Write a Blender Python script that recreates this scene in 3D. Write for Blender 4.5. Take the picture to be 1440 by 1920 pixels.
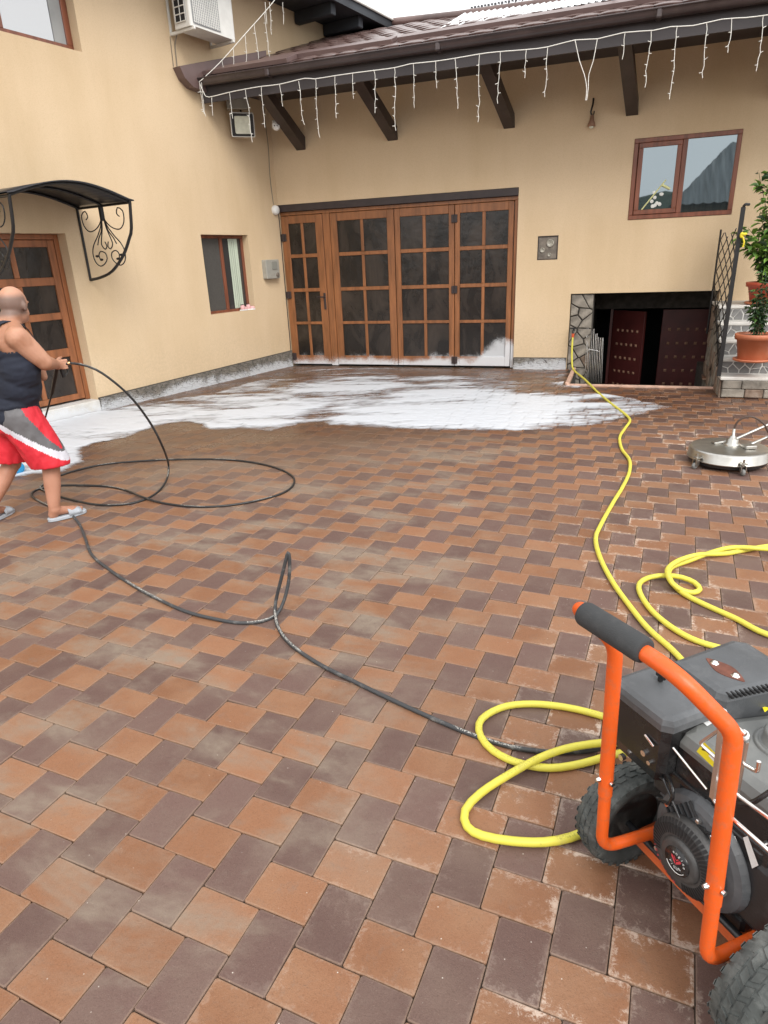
import bpy, bmesh, math, random
import numpy as np
from mathutils import Vector, Matrix, Quaternion, noise as mnoise
random.seed(7); rng = np.random.default_rng(7)
S = bpy.context.scene
for o in list(bpy.data.objects): bpy.data.objects.remove(o)
COL = S.collection
rad = math.radians

# ------------------------------------------------------------------ camera
F_PX, CAM_H = 1214.34, 1.65
PITCH, ROLL, YAW = rad(21.2034), rad(-2.4085), rad(24.2987-4.17997)
def cam_axes():
    cz, sz = math.cos(YAW), math.sin(YAW)
    f = Vector((-sz*math.cos(PITCH), cz*math.cos(PITCH), -math.sin(PITCH)))
    r = Vector((cz, sz, 0)); u = r.cross(f)
    return r*math.cos(ROLL)+u*math.sin(ROLL), u*math.cos(ROLL)-r*math.sin(ROLL), f
CR, CU, CF = cam_axes(); CC = Vector((0, 0, CAM_H))
cd = bpy.data.cameras.new('camera'); cam = bpy.data.objects.new('camera', cd); COL.objects.link(cam)
M = Matrix((CR, CU, -CF)).transposed().to_4x4(); M.translation = CC; cam.matrix_world = M
cd.sensor_fit = 'VERTICAL'; cd.sensor_height = 36; cd.lens = F_PX/1920*36; cd.clip_start = .05; cd.clip_end = 500
S.camera = cam
S.render.resolution_x, S.render.resolution_y = 768, 1024

# ------------------------------------------------------------------ sky, sun, exposure
SUN_EL, SUN_AZ = rad(42), rad(142)
W = bpy.data.worlds.new('World'); S.world = W; W.use_nodes = True
nt = W.node_tree; nt.nodes.clear()
sky = nt.nodes.new('ShaderNodeTexSky'); sky.sky_type = 'NISHITA'; sky.sun_disc = False
sky.sun_elevation = SUN_EL; sky.sun_rotation = SUN_AZ; sky.air_density = 1.0; sky.dust_density = 4.0
hs = nt.nodes.new('ShaderNodeHueSaturation'); hs.inputs['Saturation'].default_value = .22
mx = nt.nodes.new('ShaderNodeMix'); mx.data_type = 'RGBA'; mx.inputs[0].default_value = .72
mx.inputs[7].default_value = (12.9, 12.85, 12.8, 1)      # the even white cloud layer of an overcast day
bg = nt.nodes.new('ShaderNodeBackground'); bg.inputs['Strength'].default_value = .115
wo = nt.nodes.new('ShaderNodeOutputWorld')
nt.links.new(sky.outputs[0], hs.inputs['Color']); nt.links.new(hs.outputs[0], mx.inputs[6])
nt.links.new(mx.outputs[2], bg.inputs['Color']); nt.links.new(bg.outputs[0], wo.inputs[0])
sl = bpy.data.lights.new('sun', 'SUN'); sl.energy = 1.4; sl.angle = rad(28); sl.color = (1, .96, .9)
so = bpy.data.objects.new('sun', sl); COL.objects.link(so)
sd = Vector((math.sin(SUN_AZ)*math.cos(SUN_EL), math.cos(SUN_AZ)*math.cos(SUN_EL), math.sin(SUN_EL)))
so.rotation_euler = sd.to_track_quat('Z', 'Y').to_euler(); so.location = (0, -4, 12)
vs = S.view_settings; vs.view_transform = 'Standard'; vs.look = 'None'; vs.exposure = .56; vs.gamma = 1; vs.use_curve_mapping = False

# ------------------------------------------------------------------ surveying helpers (points on real planes)
def ray(x, y): return CR*(x-720)-CU*(y-960)+CF*F_PX
def hit(x, y, p0, n):
    d = ray(x, y); return CC+d*((Vector(p0)-CC).dot(n)/d.dot(n))
def G(x, y, z=0.): return hit(x, y, (0, 0, z), Vector((0, 0, 1)))
BY = 10.303
def B(x, y, Y=BY): return hit(x, y, (0, Y, 0), Vector((0, 1, 0)))
def pix(P):
    d = Vector(P)-CC; z = d.dot(CF); return 720+F_PX*d.dot(CR)/z, 960-F_PX*d.dot(CU)/z, z
AY = rad(-8.00458-4.17997)
WALL_S = Vector((math.sin(AY), -math.cos(AY), 0))      # along the left wall towards the viewer
WALL_N = Vector((math.cos(AY), math.sin(AY), 0))       # out of the left wall into the court
CORNER = Vector((-5.374, BY, 0))
def L(x, y, out=0.): return hit(x, y, CORNER+WALL_N*out, WALL_N)
def Lsz(x, y, out=0.):
    P = L(x, y, out); return (P-CORNER).dot(WALL_S), P.z

# ------------------------------------------------------------------ materials
MATS = {}
def nodes(m):
    m.use_nodes = True; return m.node_tree.nodes, m.node_tree.links
def mat(name, col=(.5, .5, .5), rough=.6, metal=0., spec=.5, var=0., vscale=8., bump=0., bscale=60., bdist=.002,
        dirt=None, dscale=3., damt=.5, stretch=(1, 1, 1), coat=0., ior=None, detail=4, rvar=0.):
    if name in MATS: return MATS[name]
    m = bpy.data.materials.new(name); N, Lk = nodes(m); P = N['Principled BSDF']
    P.inputs['Roughness'].default_value = rough; P.inputs['Metallic'].default_value = metal
    P.inputs['Specular IOR Level'].default_value = spec; P.inputs['Coat Weight'].default_value = coat
    if ior: P.inputs['IOR'].default_value = ior
    tc = N.new('ShaderNodeTexCoord'); mp = N.new('ShaderNodeMapping'); mp.inputs['Scale'].default_value = stretch
    Lk.new(tc.outputs['Object'], mp.inputs[0])
    c = None
    if var > 0:
        n = N.new('ShaderNodeTexNoise'); n.inputs['Scale'].default_value = vscale; n.inputs['Detail'].default_value = detail
        Lk.new(mp.outputs[0], n.inputs['Vector'])
        cr = N.new('ShaderNodeValToRGB'); lo = tuple(x*(1-var) for x in col); hi = tuple(min(1, x*(1+var)) for x in col)
        cr.color_ramp.elements[0].position = .3; cr.color_ramp.elements[1].position = .7
        cr.color_ramp.elements[0].color = (*lo, 1); cr.color_ramp.elements[1].color = (*hi, 1)
        Lk.new(n.outputs[0], cr.inputs[0]); c = cr.outputs[0]
        if rvar:
            mr = N.new('ShaderNodeMapRange'); mr.inputs[3].default_value = rough-rvar; mr.inputs[4].default_value = rough+rvar
            Lk.new(n.outputs[0], mr.inputs[0]); Lk.new(mr.outputs[0], P.inputs['Roughness'])
    if dirt:
        n2 = N.new('ShaderNodeTexNoise'); n2.inputs['Scale'].default_value = dscale; n2.inputs['Detail'].default_value = 8; n2.inputs['Roughness'].default_value = .7
        Lk.new(mp.outputs[0], n2.inputs['Vector'])
        r2 = N.new('ShaderNodeMapRange'); r2.inputs[1].default_value = .5; r2.inputs[2].default_value = .75; r2.inputs[4].default_value = damt
        Lk.new(n2.outputs[0], r2.inputs[0])
        mm = N.new('ShaderNodeMix'); mm.data_type = 'RGBA'; mm.inputs[7].default_value = (*dirt, 1)
        if c: Lk.new(c, mm.inputs[6])
        else: mm.inputs[6].default_value = (*col, 1)
        Lk.new(r2.outputs[0], mm.inputs[0]); c = mm.outputs[2]
    if c: Lk.new(c, P.inputs['Base Color'])
    else: P.inputs['Base Color'].default_value = (*col, 1)
    if bump > 0:
        n3 = N.new('ShaderNodeTexNoise'); n3.inputs['Scale'].default_value = bscale; n3.inputs['Detail'].default_value = 5
        Lk.new(mp.outputs[0], n3.inputs['Vector'])
        b = N.new('ShaderNodeBump'); b.inputs['Strength'].default_value = bump; b.inputs['Distance'].default_value = bdist
        Lk.new(n3.outputs[0], b.inputs['Height']); Lk.new(b.outputs[0], P.inputs['Normal'])
    MATS[name] = m; return m

def math_node(N, Lk, op, a, b=None, c=None, clamp=False):
    n = N.new('ShaderNodeMath'); n.operation = op; n.use_clamp = clamp
    for i, v in enumerate((a, b, c)):
        if v is None: continue
        if isinstance(v, (int, float)): n.inputs[i].default_value = v
        else: Lk.new(v, n.inputs[i])
    return n.outputs[0]
def noise_node(N, Lk, vec, scale, detail=4, rough=.5, dist=0.):
    n = N.new('ShaderNodeTexNoise'); n.inputs['Scale'].default_value = scale; n.inputs['Detail'].default_value = detail
    n.inputs['Roughness'].default_value = rough; n.inputs['Distortion'].default_value = dist
    Lk.new(vec, n.inputs['Vector']); return n.outputs[0]
def maprange(N, Lk, v, a, b, c=0., d=1., smooth=True):
    n = N.new('ShaderNodeMapRange'); n.interpolation_type = 'SMOOTHSTEP' if smooth else 'LINEAR'
    for i, x in enumerate((a, b, c, d)): n.inputs[i+1].default_value = x
    Lk.new(v, n.inputs[0]); return n.outputs[0]
def mixc(N, Lk, f, a, b):
    n = N.new('ShaderNodeMix'); n.data_type = 'RGBA'
    for i, v in ((0, f), (6, a), (7, b)):
        if isinstance(v, (int, float)): n.inputs[i].default_value = v
        elif isinstance(v, tuple): n.inputs[i].default_value = (*v, 1)
        else: Lk.new(v, n.inputs[i])
    return n.outputs[2]

def stucco():
    m = bpy.data.materials.new('cream_stucco'); N, Lk = nodes(m); P = N['Principled BSDF']
    g = N.new('ShaderNodeNewGeometry'); pos = g.outputs['Position']
    mp = N.new('ShaderNodeMapping'); mp.inputs['Scale'].default_value = (1, 1, .18); Lk.new(pos, mp.inputs[0])
    streak = noise_node(N, Lk, mp.outputs[0], 2.2, 6, .6)
    cloud = noise_node(N, Lk, pos, .7, 3)
    c = mixc(N, Lk, maprange(N, Lk, streak, .2, .8), (.575, .432, .268), (.655, .505, .335))
    c = mixc(N, Lk, maprange(N, Lk, cloud, .35, .7, 0, .7), c, (.68, .53, .36))
    fine = noise_node(N, Lk, pos, 90, 3)
    c = mixc(N, Lk, maprange(N, Lk, fine, .4, .75, 0, .25), c, (.46, .34, .20))
    spw = N.new('ShaderNodeSeparateXYZ'); Lk.new(pos, spw.inputs[0])
    low = math_node(N, Lk, 'MULTIPLY', maprange(N, Lk, math_node(N, Lk, 'ADD', spw.outputs[2], math_node(N, Lk, 'MULTIPLY', noise_node(N, Lk, pos, 2.2, 6, .7), -.9)), -.05, .45, .20, 0), maprange(N, Lk, noise_node(N, Lk, pos, 30, 5, .75), .35, .65))
    c = mixc(N, Lk, low, c, (.36, .29, .20))
    # grime at the foot of the wall, rain marks
    mp2 = N.new('ShaderNodeMapping'); mp2.inputs['Scale'].default_value = (6, 6, .35); Lk.new(pos, mp2.inputs[0])
    drip = noise_node(N, Lk, mp2.outputs[0], 1.6, 5, .7)
    c = mixc(N, Lk, maprange(N, Lk, drip, .60, .85, 0, .22), c, (.38, .28, .17))
    Lk.new(c, P.inputs['Base Color']); P.inputs['Roughness'].default_value = .9; P.inputs['Specular IOR Level'].default_value = .25
    mp3 = N.new('ShaderNodeMapping'); mp3.inputs['Scale'].default_value = (1, 1, .45); Lk.new(pos, mp3.inputs[0])
    n1 = noise_node(N, Lk, mp3.outputs[0], 160, 4, .6); n2 = noise_node(N, Lk, pos, 3.5, 3)
    h = math_node(N, Lk, 'ADD', n1, math_node(N, Lk, 'MULTIPLY', n2, 2.0))
    b = N.new('ShaderNodeBump'); b.inputs['Strength'].default_value = .55; b.inputs['Distance'].default_value = .004
    Lk.new(h, b.inputs['Height']); Lk.new(b.outputs[0], P.inputs['Normal'])
    return m
M_STUCCO = stucco()

def paver_mat(name, lo, hi, accent, chalk):
    """concrete paver: tint per block, sandy film in patches, chalky bloom near its rim, wetter near the foam"""
    m = bpy.data.materials.new(name); N, Lk = nodes(m); P = N['Principled BSDF']
    oi = N.new('ShaderNodeObjectInfo'); sep = N.new('ShaderNodeSeparateColor'); Lk.new(oi.outputs['Color'], sep.inputs[0])
    at = N.new('ShaderNodeAttribute'); at.attribute_name = 'tint'
    rnd = math_node(N, Lk, 'ADD', sep.outputs[0], at.outputs['Fac'])
    uv = N.new('ShaderNodeUVMap'); uv.uv_map = 'block'
    su = N.new('ShaderNodeSeparateXYZ'); Lk.new(uv.outputs[0], su.inputs[0])
    g = N.new('ShaderNodeNewGeometry'); pos = g.outputs['Position']
    off = N.new('ShaderNodeVectorMath'); off.operation = 'SCALE'; off.inputs[0].default_value = (31, 17, 23); Lk.new(rnd, off.inputs['Scale'])
    pv = N.new('ShaderNodeVectorMath'); pv.operation = 'ADD'; Lk.new(pos, pv.inputs[0]); Lk.new(off.outputs[0], pv.inputs[1]); lp = pv.outputs[0]
    c = mixc(N, Lk, rnd, lo, hi)
    c = mixc(N, Lk, maprange(N, Lk, noise_node(N, Lk, lp, 5, 5), .4, .68, 0, .55), c, accent)
    c = mixc(N, Lk, maprange(N, Lk, noise_node(N, Lk, lp, 200, 4, .8), .5, .72, 0, .5), c, tuple(x*.45 for x in lo))
    c = mixc(N, Lk, maprange(N, Lk, noise_node(N, Lk, lp, 17, 7, .75), .52, .75, 0, .4), c, (.165, .125, .10))
    c = mixc(N, Lk, maprange(N, Lk, noise_node(N, Lk, lp, 420, 2, .7), .62, .72, 0, .35), c, (.32, .25, .20))
    # distance from the rim, 0 at the edge
    ex = math_node(N, Lk, 'SUBTRACT', .5, math_node(N, Lk, 'ABSOLUTE', math_node(N, Lk, 'SUBTRACT', su.outputs[0], .5)))
    ey = math_node(N, Lk, 'SUBTRACT', .5, math_node(N, Lk, 'ABSOLUTE', math_node(N, Lk, 'SUBTRACT', su.outputs[1], .5)))
    e = math_node(N, Lk, 'MINIMUM', math_node(N, Lk, 'MULTIPLY', ex, 1.43), ey)
    rim = maprange(N, Lk, e, .0, .28, 1, 0)
    # chalky bloom: strong on the right-hand foreground, absent on the left
    sp = N.new('ShaderNodeSeparateXYZ'); Lk.new(pos, sp.inputs[0])
    zone = maprange(N, Lk, math_node(N, Lk, 'ADD', math_node(N, Lk, 'MULTIPLY', sp.outputs[0], 1.0), math_node(N, Lk, 'MULTIPLY', sp.outputs[1], -.12)), -1.1, .0)
    zone = math_node(N, Lk, 'MULTIPLY', zone, maprange(N, Lk, noise_node(N, Lk, pos, .9, 3), .38, .6))
    nb = noise_node(N, Lk, lp, 48, 9, .85, .35)
    thr = math_node(N, Lk, 'SUBTRACT', .768, math_node(N, Lk, 'ADD', math_node(N, Lk, 'MULTIPLY', rim, math_node(N, Lk, 'MULTIPLY', noise_node(N, Lk, lp, 7, 2), .26)), math_node(N, Lk, 'MULTIPLY', noise_node(N, Lk, lp, 6.0, 2), .38)))
    bl = maprange(N, Lk, math_node(N, Lk, 'SUBTRACT', nb, thr), .01, .13, 0, .9)
    bl = math_node(N, Lk, 'MULTIPLY', bl, math_node(N, Lk, 'ADD', math_node(N, Lk, 'MULTIPLY', zone, .95), .04), clamp=True)
    # sandy grey film, brushed on in patches that ignore the block outlines
    mpf = N.new('ShaderNodeMapping'); mpf.inputs['Rotation'].default_value = (0, 0, rad(-35)); mpf.inputs['Scale'].default_value = (1, 1.9, 1); Lk.new(pos, mpf.inputs[0])
    film = maprange(N, Lk, noise_node(N, Lk, mpf.outputs[0], 1.35, 5, .62, .35), .46, .66, 0, .88)
    filmz = maprange(N, Lk, math_node(N, Lk, 'ADD', sp.outputs[0], math_node(N, Lk, 'MULTIPLY', sp.outputs[1], .0)), -1.0, -.35, 1, .10)
    film = math_node(N, Lk, 'MULTIPLY', math_node(N, Lk, 'MULTIPLY', film, filmz), maprange(N, Lk, noise_node(N, Lk, pos, 22, 6, .7), .25, .6, .55, 1))
    c = mixc(N, Lk, film, c, (.225, .178, .135))
    c = mixc(N, Lk, math_node(N, Lk, 'MULTIPLY', bl, chalk), c, (.60, .50, .42))
    # mud drying in the middle distance, below the foam
    mudn = noise_node(N, Lk, pos, 1.1, 5, .6)
    mz = math_node(N, Lk, 'MULTIPLY', maprange(N, Lk, math_node(N, Lk, 'ADD', sp.outputs[1], math_node(N, Lk, 'MULTIPLY', sp.outputs[0], -.25)), 3.6, 6.6), maprange(N, Lk, sp.outputs[0], -.6, -2.6))
    mud = math_node(N, Lk, 'MULTIPLY', mz, maprange(N, Lk, mudn, .30, .62, .25, .85))
    c = mixc(N, Lk, mud, c, (.175, .118, .082))
    er = maprange(N, Lk, math_node(N, Lk, 'ADD', e, math_node(N, Lk, 'MULTIPLY', noise_node(N, Lk, lp, 60, 3), .05)), .035, .075, .34, 0)
    c = mixc(N, Lk, er, c, (.30, .21, .15))
    # small white crumbs
    vo = N.new('ShaderNodeTexVoronoi'); vo.inputs['Scale'].default_value = 36; Lk.new(pos, vo.inputs['Vector'])
    cr = maprange(N, Lk, vo.outputs['Distance'], .03, .09, .9, 0)
    vs_ = N.new('ShaderNodeSeparateColor'); Lk.new(vo.outputs['Color'], vs_.inputs[0])
    cr = math_node(N, Lk, 'MULTIPLY', cr, maprange(N, Lk, vs_.outputs[0], .80, .82))
    cr = math_node(N, Lk, 'MULTIPLY', cr, maprange(N, Lk, sp.outputs[0], -2.2, -.6, .15, 1))
    c = mixc(N, Lk, cr, c, (.55, .50, .44))
    # wet: darker and shinier in the washed far part of the court
    wet = maprange(N, Lk, math_node(N, Lk, 'ADD', math_node(N, Lk, 'ADD', sp.outputs[1], math_node(N, Lk, 'MULTIPLY', sp.outputs[0], -.55)), math_node(N, Lk, 'MULTIPLY', noise_node(N, Lk, pos, .8, 4), 1.6)), 6.6, 8.6)
    wc = N.new('ShaderNodeMix'); wc.data_type = 'RGBA'; wc.blend_type = 'MULTIPLY'; wc.inputs[7].default_value = (.62, .53, .47, 1)
    Lk.new(math_node(N, Lk, 'MULTIPLY', wet, .85), wc.inputs[0]); Lk.new(c, wc.inputs[6]); c = wc.outputs[2]
    Lk.new(c, P.inputs['Base Color'])
    r = math_node(N, Lk, 'SUBTRACT', math_node(N, Lk, 'SUBTRACT', .72, math_node(N, Lk, 'MULTIPLY', wet, .34)), maprange(N, Lk, noise_node(N, Lk, pos, 1.7, 5, .6), .45, .62, 0, .22)); Lk.new(r, P.inputs['Roughness'])
    P.inputs['Specular IOR Level'].default_value = .42
    h = math_node(N, Lk, 'ADD', noise_node(N, Lk, lp, 300, 3, .6), math_node(N, Lk, 'MULTIPLY', noise_node(N, Lk, lp, 26, 5, .65), 2.6))
    b = N.new('ShaderNodeBump'); b.inputs['Strength'].default_value = .7; b.inputs['Distance'].default_value = .0018
    Lk.new(h, b.inputs['Height']); Lk.new(b.outputs[0], P.inputs['Normal'])
    return m
M_PAV_O = paver_mat('paver_terracotta', (.188, .082, .038), (.262, .122, .062), (.275, .148, .082), 1.)
M_PAV_D = paver_mat('paver_umber', (.098, .055, .045), (.138, .080, .066), (.150, .098, .078), .38)

M_JOINT = mat('joint_sand', (.060, .046, .036), .95, var=.4, vscale=9, dirt=(.16, .125, .09), dscale=2.2, damt=.8, bump=.6, bscale=300)
M_OAK = mat('golden_oak_foil', (.235, .092, .034), .38, var=.28, vscale=3.2, stretch=(7, 7, .8), bump=.12, bscale=90, detail=8)
M_MAHO = mat('mahogany_foil', (.195, .066, .036), .36, var=.28, vscale=3.0, stretch=(7, 7, .8), bump=.1, bscale=80, detail=8)
M_SIDEDOOR = mat('side_door_wood', (.25, .092, .036), .4, var=.28, vscale=3, stretch=(7, 7, .8), bump=.1, bscale=80, detail=8)
M_DKBROWN = mat('dark_brown_paint', (.032, .021, .021), .45, var=.3, vscale=6, bump=.15, bscale=50)
M_GUTTER = mat('brown_gutter_metal', (.055, .040, .040), .30, var=.18, vscale=3, dirt=(.11, .09, .08), dscale=5, damt=.4)
M_FASCIA = mat('fascia_board', (.036, .030, .032), .55, var=.25, vscale=4, stretch=(.4, 1, 1))
M_TILE = mat('roof_tile_brown', (.115, .070, .062), .32, var=.3, vscale=1.7, dirt=(.2, .16, .15), dscale=3, damt=.35)
M_FLASH = mat('roof_flashing', (.135, .088, .082), .42, var=.12, vscale=3)
M_SOFFIT = mat('dark_soffit', (.035, .040, .048), .75, var=.35, vscale=1.6)
M_IRON = mat('black_iron', (.012, .012, .013), .42, bump=.2, bscale=120)
M_STEEL = mat('brushed_steel', (.46, .45, .42), .36, metal=1, var=.12, vscale=14, dirt=(.38, .36, .33), dscale=6, damt=.5)
M_CHROME = mat('zinc_chrome', (.78, .77, .75), .2, metal=1, var=.1, vscale=30)
M_WHITEP = mat('off_white_paint', (.66, .66, .63), .45, var=.06, vscale=6, dirt=(.45, .43, .4), dscale=4, damt=.35)
M_GREYP = mat('grey_grille', (.26, .27, .28), .5)
M_DARK = mat('dark_void', (.012, .012, .013), .8)
M_BOXGREY = mat('meter_box_grey', (.34, .33, .29), .5, var=.12, vscale=9, dirt=(.2, .18, .15), dscale=9, damt=.6)
M_METER = mat('meter_plate', (.16, .135, .11), .42, var=.35, vscale=12, dirt=(.36, .33, .28), dscale=14, damt=.4)
M_STONE = mat('grey_field_stone', (.20, .178, .15), .85, var=.5, vscale=7, dirt=(.36, .33, .28), dscale=9, damt=.7, bump=.8, bscale=26, bdist=.012)
M_STONE2 = mat('brown_field_stone', (.185, .13, .095), .85, var=.5, vscale=9, dirt=(.3, .28, .25), dscale=9, damt=.6, bump=.8, bscale=26, bdist=.012)
M_MORTAR = mat('dark_mortar', (.07, .062, .053), .95, var=.3, vscale=12, bump=.5, bscale=60, bdist=.01)
M_CRAZY = mat('grey_crazy_stone', (.15, .148, .145), .7, var=.35, vscale=9, bump=.3, bscale=60)
M_WGROUT = mat('white_grout', (.60, .59, .56), .85, var=.1, vscale=20)
M_SLAB = mat('pale_slab', (.56, .545, .51), .7, var=.12, vscale=10, dirt=(.36, .34, .3), dscale=8, damt=.4)
M_TERRA = mat('terracotta_plastic', (.46, .145, .068), .5, var=.12, vscale=4, dirt=(.55, .3, .2), dscale=7, damt=.3)
M_SOIL = mat('potting_soil', (.03, .02, .014), .95, bump=.8, bscale=90, bdist=.01)
M_RED = mat('oxblood_door_paint', (.070, .013, .012), .42, var=.2, vscale=5, bump=.15, bscale=40)
M_BRASS = mat('door_studs', (.30, .17, .11), .45, metal=.3)
M_PINK = mat('pink_leather', (.70, .40, .40), .6)
M_CURT = mat('pale_curtain', (.42, .47, .38), .85, var=.15, vscale=6, stretch=(9, 9, .3))
M_ROPE = mat('white_light_cable', (.74, .73, .68), .5)
M_CABLE = mat('grey_cable', (.26, .22, .17), .7)
M_KERB = mat('pinkish_kerb', (.52, .34, .26), .8, var=.2, vscale=9)
M_LEAD = mat('clear_lens', (.68, .70, .58), .18, var=.1, vscale=20)
M_BLUE = mat('blue_plastic', (.02, .27, .55), .35)
M_WHITE = mat('white_plastic', (.76, .76, .74), .4)

def glass(name, tint, ior=2.2, rough=.02, bump=0.):
    m = bpy.data.materials.new(name); N, Lk = nodes(m); P = N['Principled BSDF']
    P.inputs['Base Color'].default_value = (*tint, 1); P.inputs['Roughness'].default_value = rough; P.inputs['IOR'].default_value = ior
    if bump:
        g = N.new('ShaderNodeNewGeometry'); b = N.new('ShaderNodeBump'); b.inputs['Strength'].default_value = bump; b.inputs['Distance'].default_value = .01
        Lk.new(noise_node(N, Lk, g.outputs['Position'], 9, 3), b.inputs['Height']); Lk.new(b.outputs[0], P.inputs['Normal'])
    return m
M_GLASS = glass('mirror_tinted_glass', (.02, .028, .032), 3.0, .015); M_GLASS.node_tree.nodes['Principled BSDF'].inputs['Specular Tint'].default_value = (.80, .93, 1, 1)
M_GLASS_UP = glass('upstairs_glass', (.05, .06, .07), 4.5, .02)
M_GLASS_S = glass('small_window_glass', (.045, .043, .042), 1.5, .08)
M_GLASS_D = glass('brown_ornamental_glass', (.026, .019, .015), 1.5, .24, .3)
N, Lk = nodes(M_GLASS_D); g_ = N.new('ShaderNodeNewGeometry'); mpg = N.new('ShaderNodeMapping'); mpg.inputs['Scale'].default_value = (1, 1, .5); Lk.new(g_.outputs['Position'], mpg.inputs[0])
Lk.new(mixc(N, Lk, maprange(N, Lk, noise_node(N, Lk, mpg.outputs[0], 2.6, 5, .65, .8), .35, .7), (.008, .006, .005), (.040, .030, .024)), N['Principled BSDF'].inputs['Base Color'])

def splash(m, z_hi, base, strength=1.0, sx=None):
    """adds a soap-splash stain that hugs the foot of a surface"""
    m = m.copy(); N, Lk = nodes(m); P = N['Principled BSDF']
    g = N.new('ShaderNodeNewGeometry'); sp = N.new('ShaderNodeSeparateXYZ'); Lk.new(g.outputs['Position'], sp.inputs[0])
    n1 = noise_node(N, Lk, g.outputs['Position'], 1.3, 3); n2 = noise_node(N, Lk, g.outputs['Position'], 95, 6, .8)
    h = math_node(N, Lk, 'SUBTRACT', sp.outputs[2], math_node(N, Lk, 'MULTIPLY', math_node(N, Lk, 'SUBTRACT', n1, .35), z_hi*1.7))
    if sx:   # one tall splash
        d = math_node(N, Lk, 'ABSOLUTE', math_node(N, Lk, 'SUBTRACT', sp.outputs[0], sx))
        h = math_node(N, Lk, 'SUBTRACT', h, maprange(N, Lk, d, .0, .55, .30, 0))
    f = maprange(N, Lk, h, base-z_hi*1.0, base+z_hi*.9, 1.0, .0, False)
    n3 = noise_node(N, Lk, g.outputs['Position'], 5.5, 4, .6)
    q = math_node(N, Lk, 'ADD', math_node(N, Lk, 'ADD', f, math_node(N, Lk, 'MULTIPLY', math_node(N, Lk, 'SUBTRACT', n2, .5), 1.5)), math_node(N, Lk, 'MULTIPLY', math_node(N, Lk, 'SUBTRACT', n3, .5), .9))
    k = maprange(N, Lk, q, .48, .86, 0, strength)
    k = math_node(N, Lk, 'MULTIPLY', k, maprange(N, Lk, f, 0.02, .25))
    bc = P.inputs['Base Color']; src = bc.links[0].from_socket if bc.links else tuple(bc.default_value)[:3]
    Lk.new(mixc(N, Lk, k, src, (.60, .62, .65)), bc)
    r = P.inputs['Roughness']; rm = N.new('ShaderNodeMix'); rm.inputs[2].default_value = r.default_value; rm.inputs[3].default_value = .75
    Lk.new(k, rm.inputs[0]); Lk.new(rm.outputs[0], r)
    return m
M_OAK_S = splash(M_OAK, .14, .13, .92, -1.72); M_GLASS_DS = splash(M_GLASS_D, .16, .15, .8, -1.72)
M_PLINTH = mat('crackle_plinth_stone', (.15, .135, .115), .8, var=.45, vscale=16, dirt=(.30, .27, .22), dscale=12, damt=.6, bump=.7, bscale=60, bdist=.006)
M_PLINTH_S = splash(M_PLINTH, .15, .11, .88)

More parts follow.
